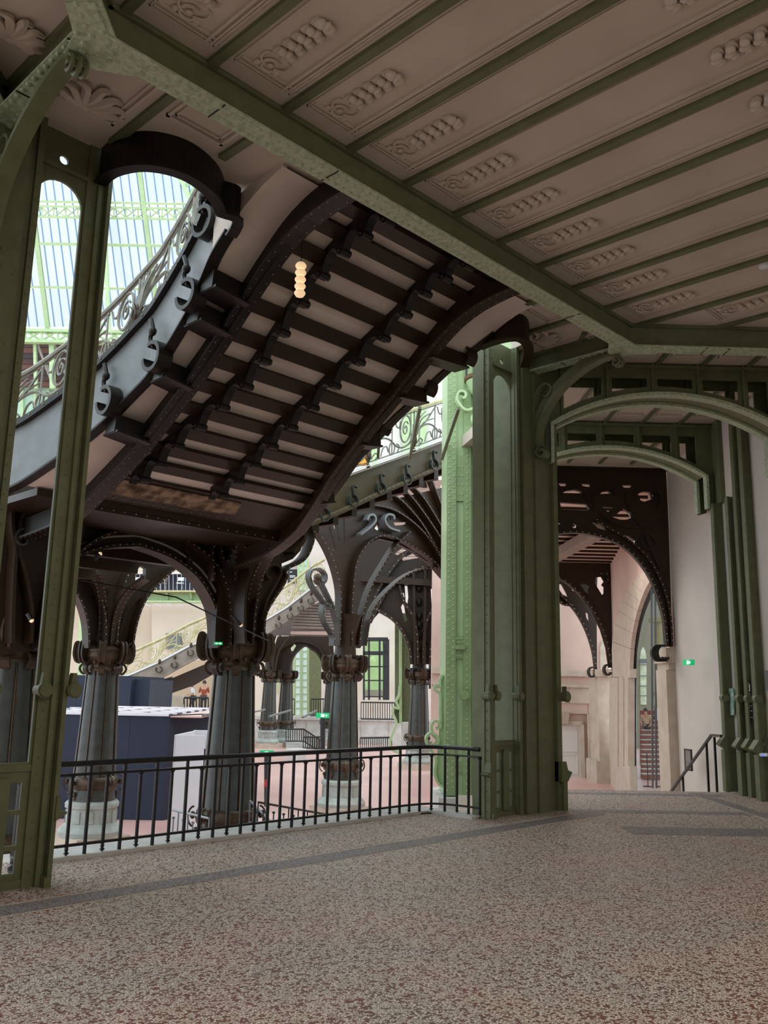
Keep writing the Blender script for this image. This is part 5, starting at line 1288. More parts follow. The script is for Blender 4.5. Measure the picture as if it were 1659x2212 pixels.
b = MB(); b.prism(PP([(300, 1496), (460, 1428), (480, 1416), (480, 1445), (420, 1480), (330, 1512)], D=Df+1.5), DL(.2, 0, 0)); b.build('soffit', BROWNS, fs2)
for k in range(9):
    b = MB(); b.beam(P(640+k*1-8*k*.3, 1305+k*6.2, D=Df+1), P(722, 1308+k*6.2, D=Df+1), ND, .4, .10); b.build('tread_beam', BROWN if k % 1 else TAUPE, fs2)
b = MB(); b.prism(PP([(628, 1364), (712, 1364), (712, 1372), (628, 1370)], D=Df+.8), DL(.2, 0, 0)); b.build('landing_edge', PINKW, fs2)
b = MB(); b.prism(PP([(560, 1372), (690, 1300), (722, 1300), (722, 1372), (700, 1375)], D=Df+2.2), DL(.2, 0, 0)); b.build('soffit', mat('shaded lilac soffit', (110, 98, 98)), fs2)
# small arch girder under the far stair
ag = thing('small_arch_girder', 'small distant brown arch girder under the far staircase landing', 'girder', P(660, 1440, D=56))
ol = [(590, 1450), (588, 1410), (600, 1375), (720, 1372), (722, 1455), (702, 1455), (697, 1432), (686, 1412), (672, 1402), (660, 1395), (648, 1402), (636, 1415), (628, 1434), (625, 1455)]
b = MB(); b.prism(PP(ol, D=56), DL(.2, 0, 0), [PP([(628, 1400), (636, 1391), (640, 1395), (636, 1402), (631, 1412)], D=56)]); b.build('spandrel_plate', BROWN, ag)
MB().strip(smooth(PP([(625, 1455), (628, 1434), (636, 1415), (648, 1402), (660, 1395), (672, 1402), (686, 1412), (697, 1432), (702, 1455)], D=55.8), 3), ND, .4, .12).build('arch_rib', BROWN, ag)
MB().strip(smooth(PP([(586, 1450), (592, 1420), (612, 1400), (640, 1386), (665, 1388), (690, 1400), (705, 1430)], D=55.7), 3), ND, .3, .1).build('arch_rib', BROWN, ag)
for pts_ in ([(590, 1450), (594, 1400), (610, 1365), (625, 1345)], [(594, 1450), (604, 1405), (630, 1370), (650, 1345)], [(588, 1440), (588, 1400), (596, 1370)]):
    MB().strip(smooth(PP(pts_, D=55), 3), ND, .3, .1).build('curved_rib', BROWN, ag)
# bar furniture under the far stair
t = thing('bar_counter', 'pale counter with framed front under the far staircase', 'counter', P(378, 1520, D=44))
b = MB(); b.prism(PP([(356, 1502), (398, 1502), (398, 1547), (356, 1547)], D=44), DL(.6, 0, 0)); b.build('front', STONE, t)
for x0 in (359, 380): b = MB(); b.prism(PP([(x0, 1506), (x0+17, 1506), (x0+17, 1518), (x0, 1518)], D=43.9), DL(.05, 0, 0)); b.build('front_panel', TAUPE, t)
b = MB(); b.prism(PP([(388, 1508), (398, 1508), (398, 1521), (388, 1521)], D=43.8), DL(.05, 0, 0)); b.build('black_notice', DARKW, t)
railrun('thin dark table railing beside the pale counter under the far staircase', [(398, 1507), (450, 1507)], 44, 38, 6)
o = quad('wall_bar', PP([(330, 1440), (470, 1420), (470, 1560), (330, 1560)], D=52), DL(.2, 0, 0), mat('ochre backdrop', (190, 165, 140))); o['kind'] = 'structure'
tag(quad('dark_recess', PP([(318, 1478), (372, 1462), (366, 1544), (318, 1544)], D=48), DL(.4, 0, 0), DARKW), 'dark recess under the foot of the far staircase', 'recess')

zt_ = P(438, 1546, D=47).z
b = MB(); b.dl(42.5, 53, lat(P(300, 1500, D=47)), lat(P(480, 1500, D=47)), NAVE, zt_); o = b.build('floor_bar', STONE); o['kind'] = 'structure'
zt_ = P(768, 1014, D=39.4).z
b = MB(); b.dl(39.4, 52, lat(P(730, 1010, D=40)), lat(P(955, 1010, D=40)), zt_-.4, zt_+.17); o = b.build('floor_upper', WALLW); o['kind'] = 'structure'

# ================================================================== corridor on the right: iron portals, doorway, back wall
D1 = 19.8
t = thing('iron_portal', 'nearer dark brown pierced iron portal arch at the end of the corridor', 'portal', P(1440, 1400, D=D1))
out_ = [(1170, 1008), (1437, 1018), (1443, 1150), (1450, 1395), (1436, 1397), (1432, 1350), (1424, 1300), (1405, 1250), (1375, 1207), (1340, 1177), (1300, 1160), (1250, 1150), (1205, 1152), (1170, 1160)]
def ell(cx, cy, rx, ry, n=14, a0=0, a1=360): return [(cx+rx*math.cos(math.radians(a0+(a1-a0)*i/n)), cy+ry*math.sin(math.radians(a0+(a1-a0)*i/n))) for i in range(n if a1-a0 == 360 else n+1)]
holes = [[(1204, 1045), (1222, 1045), (1222, 1051), (1212, 1054)], [(1253, 1046), (1275, 1047), (1272, 1054), (1258, 1051)], [(1342, 1049), (1365, 1049), (1354, 1059), (1346, 1055)],
         [(1214, 1066), (1222, 1061), (1240, 1059), (1252, 1062), (1257, 1067)], [(1295, 1068), (1300, 1063), (1312, 1062), (1322, 1067)],
         [(1208, 1086), (1265, 1090), (1272, 1101), (1266, 1104), (1212, 1102)], [(1300, 1096), (1325, 1097), (1312, 1107), (1302, 1100)],
         ell(1239, 1137, 4, 5), [(1342, 1156), (1356, 1159), (1370, 1168), (1369, 1176), (1352, 1168)], [(1194, 1130), (1208, 1130), (1208, 1133), (1194, 1136)],
         [(1376, 1068), (1388, 1063), (1400, 1064), (1410, 1072), (1405, 1080), (1390, 1085), (1382, 1082)], [(1322, 1118), (1345, 1100), (1358, 1108), (1362, 1120), (1345, 1126)],
         [(1275, 1128), (1300, 1136), (1308, 1147), (1290, 1142)], [(1392, 1190), (1400, 1210), (1410, 1235), (1405, 1225)]]
b = MB(); b.prism(smooth(PP(out_[5:], D=D1), 3)+PP(out_[:5], D=D1), DL(.12, 0, 0), [PP(h, D=D1) for h in holes]); b.build('pierced_plate', BROWN, t)
for pts in ([(1440, 1397), (1434, 1340), (1424, 1300), (1405, 1250), (1375, 1207), (1340, 1177), (1300, 1160), (1250, 1150), (1205, 1152), (1170, 1160)], [(1450, 1397), (1446, 1330), (1436, 1285), (1416, 1235), (1385, 1192), (1345, 1160), (1310, 1140), (1285, 1122)],
            [(1360, 1060), (1352, 1075), (1364, 1110), (1385, 1140), (1400, 1175), (1425, 1230)], [(1420, 1100), (1428, 1075), (1415, 1062), (1405, 1070), (1412, 1082)], [(1300, 1110), (1320, 1128), (1360, 1140), (1410, 1138), (1435, 1125)], [(1392, 1150), (1384, 1165), (1392, 1182), (1408, 1186), (1416, 1172), (1404, 1155)],
            [(1200, 1085), (1196, 1070), (1212, 1058), (1240, 1055), (1262, 1064), (1272, 1088)], [(1285, 1100), (1280, 1075), (1295, 1058), (1320, 1057), (1330, 1070)]):
    p = smooth(PP(pts, D=D1-.08), 4); MB().strip(p, ND, .16 if pts[0][1] > 1390 else .06, .05 if pts[0][1] > 1390 else .03).build('curved_rib', BROWN, t)
    if pts[0][1] > 1390: rivets_part('rivet_row', [q-ND*.10 for q in along(p, .14)], -ND, .018, TAUPE, t)
for k in range(3):
    c = P(1432-k*6, 1411, D=D1-.1); b = MB(); b.strip([c+NL*.13*math.cos(a)+NZ*.17*math.sin(a) for a in [math.radians(70+260*i/16) for i in range(17)]], ND, .12, .04); b.build('foot_scroll', BLACKB, t)
b = MB(); b.dl(D1-.1, D1+.1, lat(P(1170, 1010, D=D1)), 6.9, CZ-.06, CZ); b.build('top_rail', BROWN, t)
b = MB(); b.prism([DL(19.9, 3.2, CZ+.12), DL(19.9, 7.0, CZ+.12), DL(37.5, 10.6, CZ+.12), DL(37.5, 3.2, CZ+.12)], (0, 0, .2)); c2_ = struct('ceiling', b, mat('pinkish ceiling plaster', (215, 190, 176)))
for k in range(19):
    D_ = 21+k*.85; b = MB(); b.dl(D_, D_+.06, 3.3, 7.0+(D_-20)*.19, CZ-.06, CZ+.03); b.build('ceiling_slat', BROWN, c2_)
b = MB(); b.beam(P(1185, 1210, z=6.5), P(1300, 1145, z=6.5), NZ, .3, .45); tag(b.build('diagonal_beam', TAUPE), 'grey diagonal ceiling beam seen through the nearer iron portal', 'beam')
# stone pier carrying the nearer portal
t = thing('stone_pilaster', 'pale stone pilaster with moulded cap under the foot of the nearer iron portal', 'pilaster', P(1458, 1700, D=D1))
b = MB(); b.dl(D1, D1+.7, lat(P(1441, 1500, D=D1)), 6.9, NAVE, 2.2); b.build('shaft', STONE, t)
b = MB(); la_ = lat(P(1436, 1410, D=D1)); b.dl(D1-.08, D1+.75, la_, 7.0, 2.35, 2.68); b.dl(D1-.04, D1+.72, la_+.06, 6.98, 2.2, 2.36); b.build('cap', STONE, t)

pA, pB = DL(36.0, 10.15, 0), DL(19.9, 7.0, 0)
wn_ = V(((pB-pA).y, -(pB-pA).x, 0)).normalized()
def W2(px, py, off=0):
    d = P(px, py, D=10.0)-CAM; p0 = pA-wn_*off; return CAM+d*((p0-CAM).dot(wn_)/d.dot(wn_))
WW = lambda pts, off=0: [W2(a, c, off) for a, c in pts]
if (CAM-pA).dot(wn_) < 0: SGN = 1
else: SGN = -1
openp = [(1364, 1712), (1364, 1445), (1368, 1385), (1379, 1328), (1396, 1280), (1412, 1252), (1428, 1236), (1440, 1230), (1448, 1240), (1452, 1300), (1452, 1712)]
wall = [pA.copy(), pB.copy()]
W_low, W_hi = NAVE, CZ+.1
poly = [V((pA.x, pA.y, W_low)), V((pA.x, pA.y, W_hi)), V((pB.x, pB.y, W_hi)), V((pB.x, pB.y, W_low))]
hole = [W2(1364, 1700), ]+[W2(*q) for q in openp[1:-1]]+[W2(1452, 1700)]
hole[0].z = max(hole[0].z, NAVE+.02); hole[-1].z = NAVE+.02; hole[0].z = NAVE+.02
b = MB(); b.prism(poly, wn_*.3, [hole]); wob = struct('wall_doorway', b, PINKW)
dt = thing('arched_doorway', 'tall arched stone doorway with dark metal frame and glass behind the portals', 'doorway', W2(1364, 1700)*1.0)
dt.location.z = NAVE
o_ = -.2*SGN
arcp = smooth([W2(a, c, -.18*SGN if False else 0) for a, c in openp[1:-2]], 4)
# voussoir ring proud of the wall, jamb pier, frame, glazing
ring_o = [(1322, 1445), (1326, 1385), (1338, 1325), (1358, 1278), (1380, 1247), (1400, 1230), (1415, 1222)]
ring_i = [(1364, 1445), (1368, 1385), (1379, 1328), (1394, 1284), (1405, 1262), (1413, 1250), (1420, 1243)]
ro, ri = smooth(WW(ring_o, .15*SGN), 3), smooth(WW(ring_i, .15*SGN), 3)
nV = 9
ro2, ri2 = resample(ro, nV*2+1), resample(ri, nV*2+1)
for k in range(nV):
    b = MB(); b.prism([ro2[2*k], ro2[2*k+1], ro2[2*k+2].lerp(ro2[2*k+1], .04), ri2[2*k+2].lerp(ri2[2*k+1], .04), ri2[2*k+1], ri2[2*k]], wn_*.12); b.build('voussoir', STONE, dt)
mid = [a.lerp(c, .45) for a, c in zip(ro2, ri2)]
b = MB(); b.tube([q-wn_*0 for q in mid], .05, 6); b.build('arch_moulding', STONE, dt)
for (x0, x1, y0, y1, nm) in ((1322, 1364, 1462, 1655, 'jamb_shaft'), (1314, 1368, 1445, 1464, 'jamb_capital'), (1314, 1368, 1655, 1700, 'jamb_base')):
    pts_ = WW([(x0, y0), (x1, y0), (x1, y1), (x0, y1)], .1*SGN)
    if nm == 'jamb_base':
        pts_[2].z = NAVE; pts_[3].z = NAVE
    b = MB(); b.prism(pts_, wn_*.22); b.build(nm, STONE, dt)
for x0 in (1336, 1348): b = MB(); b.beam(W2(x0, 1464, +.22*SGN), W2(x0, 1655, +.22*SGN), wn_, .06, .05); b.build('jamb_fillet', STONE, dt)
fr = smooth(WW([(1366, 1700), (1366, 1445), (1370, 1385), (1381, 1328), (1398, 1282), (1414, 1254), (1430, 1238), (1440, 1233)]), 3)
b = MB(); b.strip(fr, wn_, .25, .16); b.build('metal_frame', BLACKB, dt)
b = MB(); b.prism([q-wn_*0 for q in hole], wn_*.02); b.build('glass_pane', GLASS, dt)
for x0 in (1407, 1415): b = MB(); b.beam(W2(x0, 1255), W2(x0+3, 1702), wn_, .05, .04); b.build('glazing_edge', STEEL, dt)
# hall glimpsed through the doorway
hall = MB(); hall.prism(PP([(1376, 1200), (1470, 1200), (1470, 1640), (1376, 1640)], D=62), DL(.2, 0, 0)); ho = struct('wall_hall', hall, mat('greenish hall wall', (150, 148, 128)))
b = MB(); b.prism([DL(30, 11.5, NAVE-.1), DL(30, 25, NAVE-.1), DL(64, 25, NAVE-.1), DL(64, 11.5, NAVE-.1)], (0, 0, .1))
st = thing('hall_staircase', 'red and white hall staircase seen through the arched doorway', 'staircase', P(1412, 1690, D=40))
for k in range(13):
    D_ = 40+k*.35; y0 = 1672-k*10.5
    a, c = P(1386, y0, D=D_), P(1446, y0, D=D_)
    b = MB(); b.box((a+c)/2-NZ*.10, (c-a)/2, ND*.17, NZ*.095); b.build('riser', REDS, st)
    b = MB(); b.box((a+c)/2+NZ*.01, (c-a)/2, ND*.2, NZ*.018); b.build('tread', STONEW, st)
b = MB(); b.tube([P(1422, 1500, D=42), P(1419, 1345, D=42)], .16, 10); b.box(P(1418, 1340, D=42), NL*.28, ND*.28, NZ*.1); b.box(P(1422, 1500, D=42), NL*.24, ND*.24, NZ*.1)
tag(b.build('hall_column', mat('olive column', (150, 142, 90))), 'slim olive column seen through the arched doorway glass', 'column')
hw = thing('hall_window', 'arched window with daylight seen through the arched doorway', 'window', P(1390, 1500, D=60))
LITW = mat('daylit window pane', (230, 235, 215), (150, 175, 120), 1.5, .6, emit=(225, 232, 205), estr=.5)
quad('pane', PP([(1383, 1420), (1385, 1405), (1389, 1397), (1393, 1405), (1396, 1420), (1396, 1522), (1384, 1522)], D=61.85), DL(.1, 0, 0), LITW, hw)
for y in (1428, 1436, 1460, 1482, 1503): b = MB(); b.beam(P(1382, y, D=61.7), P(1397, y, D=61.7), ND, .1, .30 if y in (1428,) else .06); b.build('glazing_bar', STEEL, hw)
rw = quad('red_parapet', PP([(1384, 1535), (1412, 1535), (1412, 1715), (1384, 1715)], D=48), DL(.3, 0, 0), mat('dark red panel', (130, 50, 48))); tag(rw, 'dark red parapet at the head of the hall staircase', 'parapet')
ez = thing('easel_sign', 'white board on dark easel at the head of the hall staircase', 'sign', P(1428, 1568, D=44))
quad('board', PP([(1416, 1527), (1440, 1527), (1440, 1560), (1416, 1560)], D=44), DL(.06, 0, 0), WHITE, ez)
for x in (1415, 1441): b = MB(); b.tube([P(x, 1524, D=43.9), P(x-1, 1570, D=43.9)], .03, 5); b.build('leg', BLACK, ez)
b = MB(); b.tube([P(1415, 1525, D=43.9), P(1441, 1524, D=43.9)], .03, 5); b.build('top_bar', BLACK, ez)
for i, x in enumerate((1400, 1431)):
    q = P(x, 1700, D=37.0); s1 = thing('rope_stanchion', 'brown rope stanchion before the hall staircase, %s one' % ('left', 'right')[i], 'stanchion', (q.x, q.y, NAVE))
    b = MB(); b.lathe((q.x, q.y, 0), [(.02, NAVE), (.2, NAVE+.005), (.2, NAVE+.03), (.03, NAVE+.05)], 12); b.build('base', BROWNS, s1)
    b = MB(); b.tube([(q.x, q.y, NAVE+.03), (q.x, q.y, NAVE+1.35)], .022, 6); b.build('post', BROWNS, s1)

def person(loc, head_dir, label, top, legs, sc=1.0):
    t = thing('person', label, 'person', loc); f = V(head_dir).normalized(); s = V((f.y, -f.x, 0)); L0 = V(loc)
    J = {'pel': (0, 0, .95), 'sp': (0, .02, 1.15), 'ch': (0, .03, 1.35), 'nk': (0, .05, 1.5), 'hd': (0, .09, 1.62), 'ht': (0, .09, 1.74),
         'hl': (-.1, 0, .92), 'kl': (-.11, .10, .5), 'al': (-.11, -.06, .09), 'tl': (-.11, .10, .03), 'hr': (.1, 0, .92), 'kr': (.11, -.02, .5), 'ar': (.11, -.2, .12), 'tr': (.11, -.06, .04),
         'sl': (-.19, .03, 1.42), 'el': (-.24, -.02, 1.14), 'wl': (-.22, .16, .98), 'sr': (.19, .03, 1.42), 'er': (.26, .0, 1.14), 'wr': (.18, .2, 1.06), 'nl': (-.2, .26, .96), 'nr': (.13, .28, 1.08)}
    E_ = [('pel', 'sp'), ('sp', 'ch'), ('ch', 'nk'), ('nk', 'hd'), ('hd', 'ht'), ('pel', 'hl'), ('hl', 'kl'), ('kl', 'al'), ('al', 'tl'), ('pel', 'hr'), ('hr', 'kr'), ('kr', 'ar'), ('ar', 'tr'), ('ch', 'sl'), ('sl', 'el'), ('el', 'wl'), ('ch', 'sr'), ('sr', 'er'), ('er', 'wr'), ('wl', 'nl'), ('wr', 'nr')]
    Rd = {'pel': .13, 'sp': .12, 'ch': .13, 'nk': .055, 'hd': .09, 'ht': .06, 'hl': .09, 'kl': .06, 'al': .04, 'tl': .035, 'hr': .09, 'kr': .06, 'ar': .04, 'tr': .035, 'sl': .06, 'el': .045, 'wl': .03, 'sr': .06, 'er': .045, 'wr': .03, 'nl': .028, 'nr': .028}
    def body(names, name, mt, k=1.0, parent=t):
        ns = [n for n in J if n in names]; me = bpy.data.meshes.new(name)
        me.from_pydata([tuple(L0+(s*J[n][0]+f*J[n][1])*sc+NZ*J[n][2]*sc) for n in ns], [(ns.index(a), ns.index(c)) for a, c in E_ if a in ns and c in ns], [])
        me.materials.append(mt); o = bpy.data.objects.new(name, me); COL.objects.link(o); m_ = o.modifiers.new('skin', 'SKIN')
        for i, n in enumerate(ns): me.skin_vertices[0].data[i].radius = (Rd[n]*k*sc, Rd[n]*k*sc) if me.skin_vertices else (.1, .1)
        if me.skin_vertices: me.skin_vertices[0].data[0].use_root = True
        ss = o.modifiers.new('sub', 'SUBSURF'); ss.levels = 1; ss.render_levels = 1; attach(o, parent); return o
    import bmesh
    def body2(names, name, mt, k=1.0, parent=t):
        ns = [n for n in J if n in names]; bm = bmesh.new(); lay = bm.verts.layers.skin.verify(); vv = {}
        for n in ns:
            v = bm.verts.new(L0+(s*J[n][0]+f*J[n][1])*sc+NZ*J[n][2]*sc); v[lay].radius = (Rd[n]*k*sc, Rd[n]*k*sc); vv[n] = v
        vv[ns[0]][lay].use_root = True
        for a, c in E_:
            if a in vv and c in vv: bm.edges.new((vv[a], vv[c]))
        me = bpy.data.meshes.new(name); bm.to_mesh(me); bm.free(); me.materials.append(mt)
        o = bpy.data.objects.new(name, me); COL.objects.link(o); o.modifiers.new('skin', 'SKIN'); ss = o.modifiers.new('sub', 'SUBSURF'); ss.levels = 1; ss.render_levels = 1
        attach(o, parent); return o
    bdo = body2(list(J), 'body', SKIN)
    body2(['pel', 'sp', 'ch', 'sl', 'el', 'sr', 'er'], 'top', top, 1.14)
    body2(['pel', 'hl', 'kl', 'al', 'hr', 'kr', 'ar'], 'trousers', legs, 1.13)
    hd = L0+f*.09*sc+NZ*1.66*sc; b = MB(); b.ball(hd-f*.02+NZ*.03, .105*sc, .105*sc, .12*sc, 10); b.build('hair', BROWNS, t)
    b = MB(); b.ball(hd+f*.085*sc-NZ*.02, .016, .016, .022, 6); b.build('nose', SKIN, bdo)
    for i, (a, c) in enumerate((('wl', 'nl'), ('wr', 'nr'))):
        w0 = L0+(s*J[c][0]+f*J[c][1])*sc+NZ*J[c][2]*sc
        for q in range(5):
            b = MB(); e = f*(.07-.008*abs(q-2))+NZ*(-.035 if q else .02); b.tube([w0+s*(q-2)*.014, w0+s*(q-2)*.016+e*.6, w0+s*(q-2)*.016+e-NZ*.012], .008*sc, 5); b.build('finger' if q else 'thumb', SKIN, bdo)
    return t
fp = P(1398, 1612, D=43.4)
person((fp.x, fp.y, fp.z), (-ND-NL*.6), 'person in beige top and dark trousers descending the hall staircase', mat('beige top', (206, 176, 150)), mat('dark trousers', (60, 56, 58)))
# small figures at the bar under the far stair
fq = P(438, 1546, D=47); person((fq.x, fq.y, fq.z), (-ND), 'small distant person in red top behind the pale counter under the far staircase', mat('rust red top', (150, 70, 50)), mat('dark trousers', (60, 56, 58)))
fq = P(414, 1546, D=47.6); person((fq.x, fq.y, fq.z), (-NL), 'small distant person in white shirt behind the pale counter under the far staircase', WHITE, mat('dark trousers', (60, 56, 58)))

# back wall with dressed stone and the panelled door
DB = 40.3
b = MB(); b.dl(DB, DB+.3, 3, 10.9, NAVE, CZ+2.5); wb = struct('wall_far_right', b, PINKW)
b = MB(); b.dl(DB-.15, DB, 3, 10.5, 2.35, 2.62); b.dl(DB-.1, DB, 3, 10.5, 1.85, 2.0); b.build('string_course', STONE, wb)
import itertools
rows = [(NAVE, -1.25), (-1.25, -.45), (-.45, .35), (.35, 1.15), (1.15, 1.85)]
dL0, dL1, dT = lat(P(1203, 1600, D=DB)), lat(P(1251, 1600, D=DB)), P(1225, 1566, D=DB).z
for r_, (z0, z1) in enumerate(rows):
    l = 7.2-(r_ % 2)*.5
    while l < 10.5:
        a, c = max(l, 7.2), min(l+1.0, 10.5)
        if z0 < dT+.3 and a < dL1+.45: a = dL1+.45
        if c-a > .15:
            b = MB(); b.dl(DB-.05, DB, a+.012, c-.012, z0+.012, z1-.012); b.build('stone_block', STONE, wb)
        l += 1.0
dr = thing('panelled_door', 'off white two-panel door with stone surround and keystone', 'door', DL(DB, dL0+.5, NAVE))
b = MB(); b.dl(DB-.12, DB-.04, dL0-1.0, dL1, NAVE, dT); lfo = b.build('leaf', DOORW, dr)
for z0, z1 in ((NAVE+.15, NAVE+1.0), (NAVE+1.1, dT-.15)):
    b = MB(); 
    for a in ((dL0+.08, dL0+.12), (dL1-.14, dL1-.10)): b.dl(DB-.15, DB-.12, a[0], a[1], z0, z1)
    b.dl(DB-.15, DB-.12, dL0+.08, dL1-.1, z0, z0+.04); b.dl(DB-.15, DB-.12, dL0+.08, dL1-.1, z1-.04, z1); b.build('door_panel', DOORW, lfo)
b = MB(); b.dl(DB-.22, DB, dL1, dL1+.18, NAVE, dT+.18); b.dl(DB-.22, DB, dL0-1.2, dL1+.18, dT, dT+.18); b.build('inner_architrave', STONE, dr)
b = MB(); b.dl(DB-.16, DB, dL1+.35, dL1+.42, NAVE+.7, dT+.55); b.dl(DB-.16, DB, dL0-1.2, dL1+.42, dT+.5, dT+.57); b.build('outer_architrave', STONE, dr)
b = MB(); kx = lat(P(1215, 1560, D=DB)); b.prism([DL(DB-.25, kx-.2, dT+.05), DL(DB-.25, kx+.16, dT+.05), DL(DB-.25, kx+.24, dT+.55), DL(DB-.25, kx-.28, dT+.55)], DL(.3, 0, 0)); b.dl(DB-.42, DB, kx-.38, kx+.34, dT+.55, dT+.66)
for k in range(3): b.dl(DB-.43, DB-.4, kx-.14+.1*k, kx-.10+.1*k, dT+.1, dT+.5)
b.build('keystone', STONE, dr)
# two farther portals with their stone piers
def portal_far(Dn, outline, holes, ribs, foot, label):
    t = thing('iron_portal', label, 'portal', P(*foot, D=Dn))
    b = MB(); b.prism(PP(outline, D=Dn), DL(.12, 0, 0), [PP(h, D=Dn) for h in holes]); b.build('pierced_plate', BROWN, t)
    for pts in ribs:
        p = smooth(PP(pts, D=Dn-.1), 4); MB().strip(p, ND, .22, .09).build('curved_rib', BROWN, t)
        rivets_part('rivet_row', [q-ND*.13 for q in along(p, .25)], -ND, .028, TAUPE, t)
    c = P(foot[0]-8, foot[1]+4, D=Dn-.1); b = MB(); b.strip([c+NL*.14*math.cos(a)+NZ*.2*math.sin(a) for a in [math.radians(70+260*i/16) for i in range(17)]], ND, .3, .06); b.build('foot_scroll', BLACKB, t)
portal_far(35.4, [(1170, 1214), (1317, 1217), (1320, 1300), (1322, 1442), (1314, 1443), (1308, 1400), (1296, 1360), (1275, 1318), (1250, 1285), (1225, 1262), (1190, 1243), (1170, 1240)],
           [[(1286, 1248), (1298, 1246), (1304, 1256), (1299, 1264), (1304, 1268), (1304, 1282), (1300, 1286), (1284, 1260)], [(1252, 1262), (1264, 1262), (1272, 1268), (1268, 1276), (1272, 1282), (1264, 1280)]],
           [[(1320, 1442), (1312, 1395), (1298, 1352), (1275, 1310), (1248, 1278), (1222, 1256), (1190, 1240)], [(1303, 1262), (1312, 1252), (1310, 1240), (1296, 1240)]], (1320, 1443), 'middle dark iron portal bracket beyond the nearer one, with a pierced corner')
portal_far(38.2, [(1170, 1230), (1290, 1240), (1288, 1300), (1289, 1446), (1283, 1446), (1278, 1405), (1266, 1365), (1248, 1330), (1236, 1312), (1216, 1305), (1195, 1285), (1170, 1260)],
           [[(1200, 1262), (1212, 1262), (1222, 1280), (1226, 1290), (1214, 1284)], [(1264, 1322), (1270, 1326), (1272, 1344), (1266, 1335)], [(1234, 1268), (1240, 1270), (1240, 1278), (1235, 1275)]],
           [[(1287, 1446), (1280, 1405), (1266, 1362), (1244, 1322), (1215, 1290), (1192, 1268)], [(1195, 1282), (1215, 1304), (1240, 1308)]], (1286, 1448), 'farthest dark iron portal bracket with pierced openings')
for Dn, x0, x1, y0, lb in ((38.0, 1288, 1324, 1446, 'pale stone pilaster under the farthest iron portal bracket'),):
    t = thing('stone_pilaster', lb, 'pilaster', P((x0+x1)/2, 1690, D=Dn))
    l0, l1 = lat(P(x0, 1550, D=Dn)), lat(P(x1, 1550, D=Dn)); zt = P(x0, y0, D=Dn).z
    b = MB(); b.dl(Dn, Dn+1.5, l0+.1, l1, NAVE+.9, zt-.3); b.build('shaft', STONE, t)
    b = MB(); b.dl(Dn-.1, Dn+1.6, l0-.02, l1+.1, zt-.3, zt); b.build('cap', STONE, t)
    b = MB(); b.dl(Dn-.15, Dn+1.6, l0-.08, l1+.1, NAVE, NAVE+.9); b.build('base', STONE, t)
# niche behind the far bracket
tag(quad('round_niche', PP([(1296, 1446), (1296, 1400), (1299, 1388), (1305, 1382), (1311, 1388), (1314, 1400), (1314, 1446)], D=40.25), DL(.14, 0, 0), STONE), 'round-headed stone niche between the two far portal brackets', 'niche')

# black handrail going down the steps
hr = thing('step_handrail', 'black metal handrail slanting down beside the white wall', 'handrail', P(1540, 1708, D=16.4))
top = [P(1558, 1590, D=15.6), P(1537, 1588, D=16.3), P(1448, 1712, D=18.8)]
b = MB(); b.strip(top, NL, .04, .045); b.build('handrail', BLACK, hr)
for q in (P(1543, 1592, D=16.2), P(1526, 1606, D=16.6), P(1475, 1676, D=18.1)):
    b = MB(); b.box(V((q.x, q.y, q.z/2-.35)), NL*.018, ND*.018, NZ*(q.z/2+.35)); b.build('post', BLACK, hr)
# signs on the white wall
def wallpanel(pts, L, thick, name, mt, label, cat):
    b = MB(); b.prism([P(a, c, L=L) for a, c in pts], NL*thick); return tag(b.build(name, mt), label, cat)
sg = wallpanel([(1480, 1425), (1495, 1425), (1495, 1437), (1480, 1437)], 6.5, .1, 'exit_sign_or_reflection', GREENX, 'small lit green exit sign on the white wall', 'sign')
b = MB(); b.prism([P(a, c, L=6.44) for a, c in ((1484, 1427), (1487, 1427), (1487, 1435), (1484, 1435))], NL*.01); b.prism([P(a, c, L=6.44) for a, c in ((1489, 1428), (1492, 1431), (1489, 1434))], NL*.01); b.build('pictogram', WHITEX, sg)
wallpanel([(1573, 1487), (1585, 1487), (1586, 1545), (1575, 1545)], 6.58, .02, 'wall_poster', mat('green map print', (196, 214, 206), (110, 150, 130), 14, .6), 'pale green map poster between the two left pilasters', 'poster')
pf = wallpanel([(1479, 1617), (1493, 1619), (1495, 1666), (1481, 1664)], 6.57, .04, 'framed_notice', BROWNS, 'small dark framed notice low on the white wall behind the handrail', 'frame')
b = MB(); b.prism([P(a, c, L=6.54) for a, c in ((1481, 1621), (1491, 1622), (1493, 1662), (1483, 1661))], NL*.01); b.build('print', mat('grey print', (150, 140, 136), (110, 100, 98), 20), pf)
bs = wallpanel([(1607, 1468), (1622, 1470), (1628, 1562), (1613, 1560)], 6.6, .05, 'direction_sign', BROWNS, 'tall dark brown directory sign with white lettering between the right pilasters', 'sign')
def mark(x0, x1, y0, y1): 
    b = MB(); b.prism([P(a, c, L=6.565) for a, c in ((x0, y0), (x1, y0+.5), (x1+.3, y1+.5), (x0+.3, y1))], NL*.006); return b
for i, (x0, x1, y0, y1) in enumerate(((1609.5, 1611, 1481, 1492), (1612.5, 1614, 1476, 1489), (1615.5, 1617, 1473, 1486), (1618.5, 1619.6, 1478, 1493), (1611, 1618, 1491, 1493), (1610.5, 1619, 1497, 1499), (1613, 1618, 1502, 1502.8),
    (1612, 1624, 1524, 1524.6), (1612.5, 1620, 1527, 1529), (1612.5, 1619, 1531, 1532), (1612, 1625, 1535, 1535.6), (1614, 1617, 1539, 1541), (1614, 1618, 1545, 1546), (1613, 1626, 1549, 1549.6), (1615, 1620, 1552, 1554))):
    mark(x0, x1, y0, y1).build('lettering', WHITE, bs)
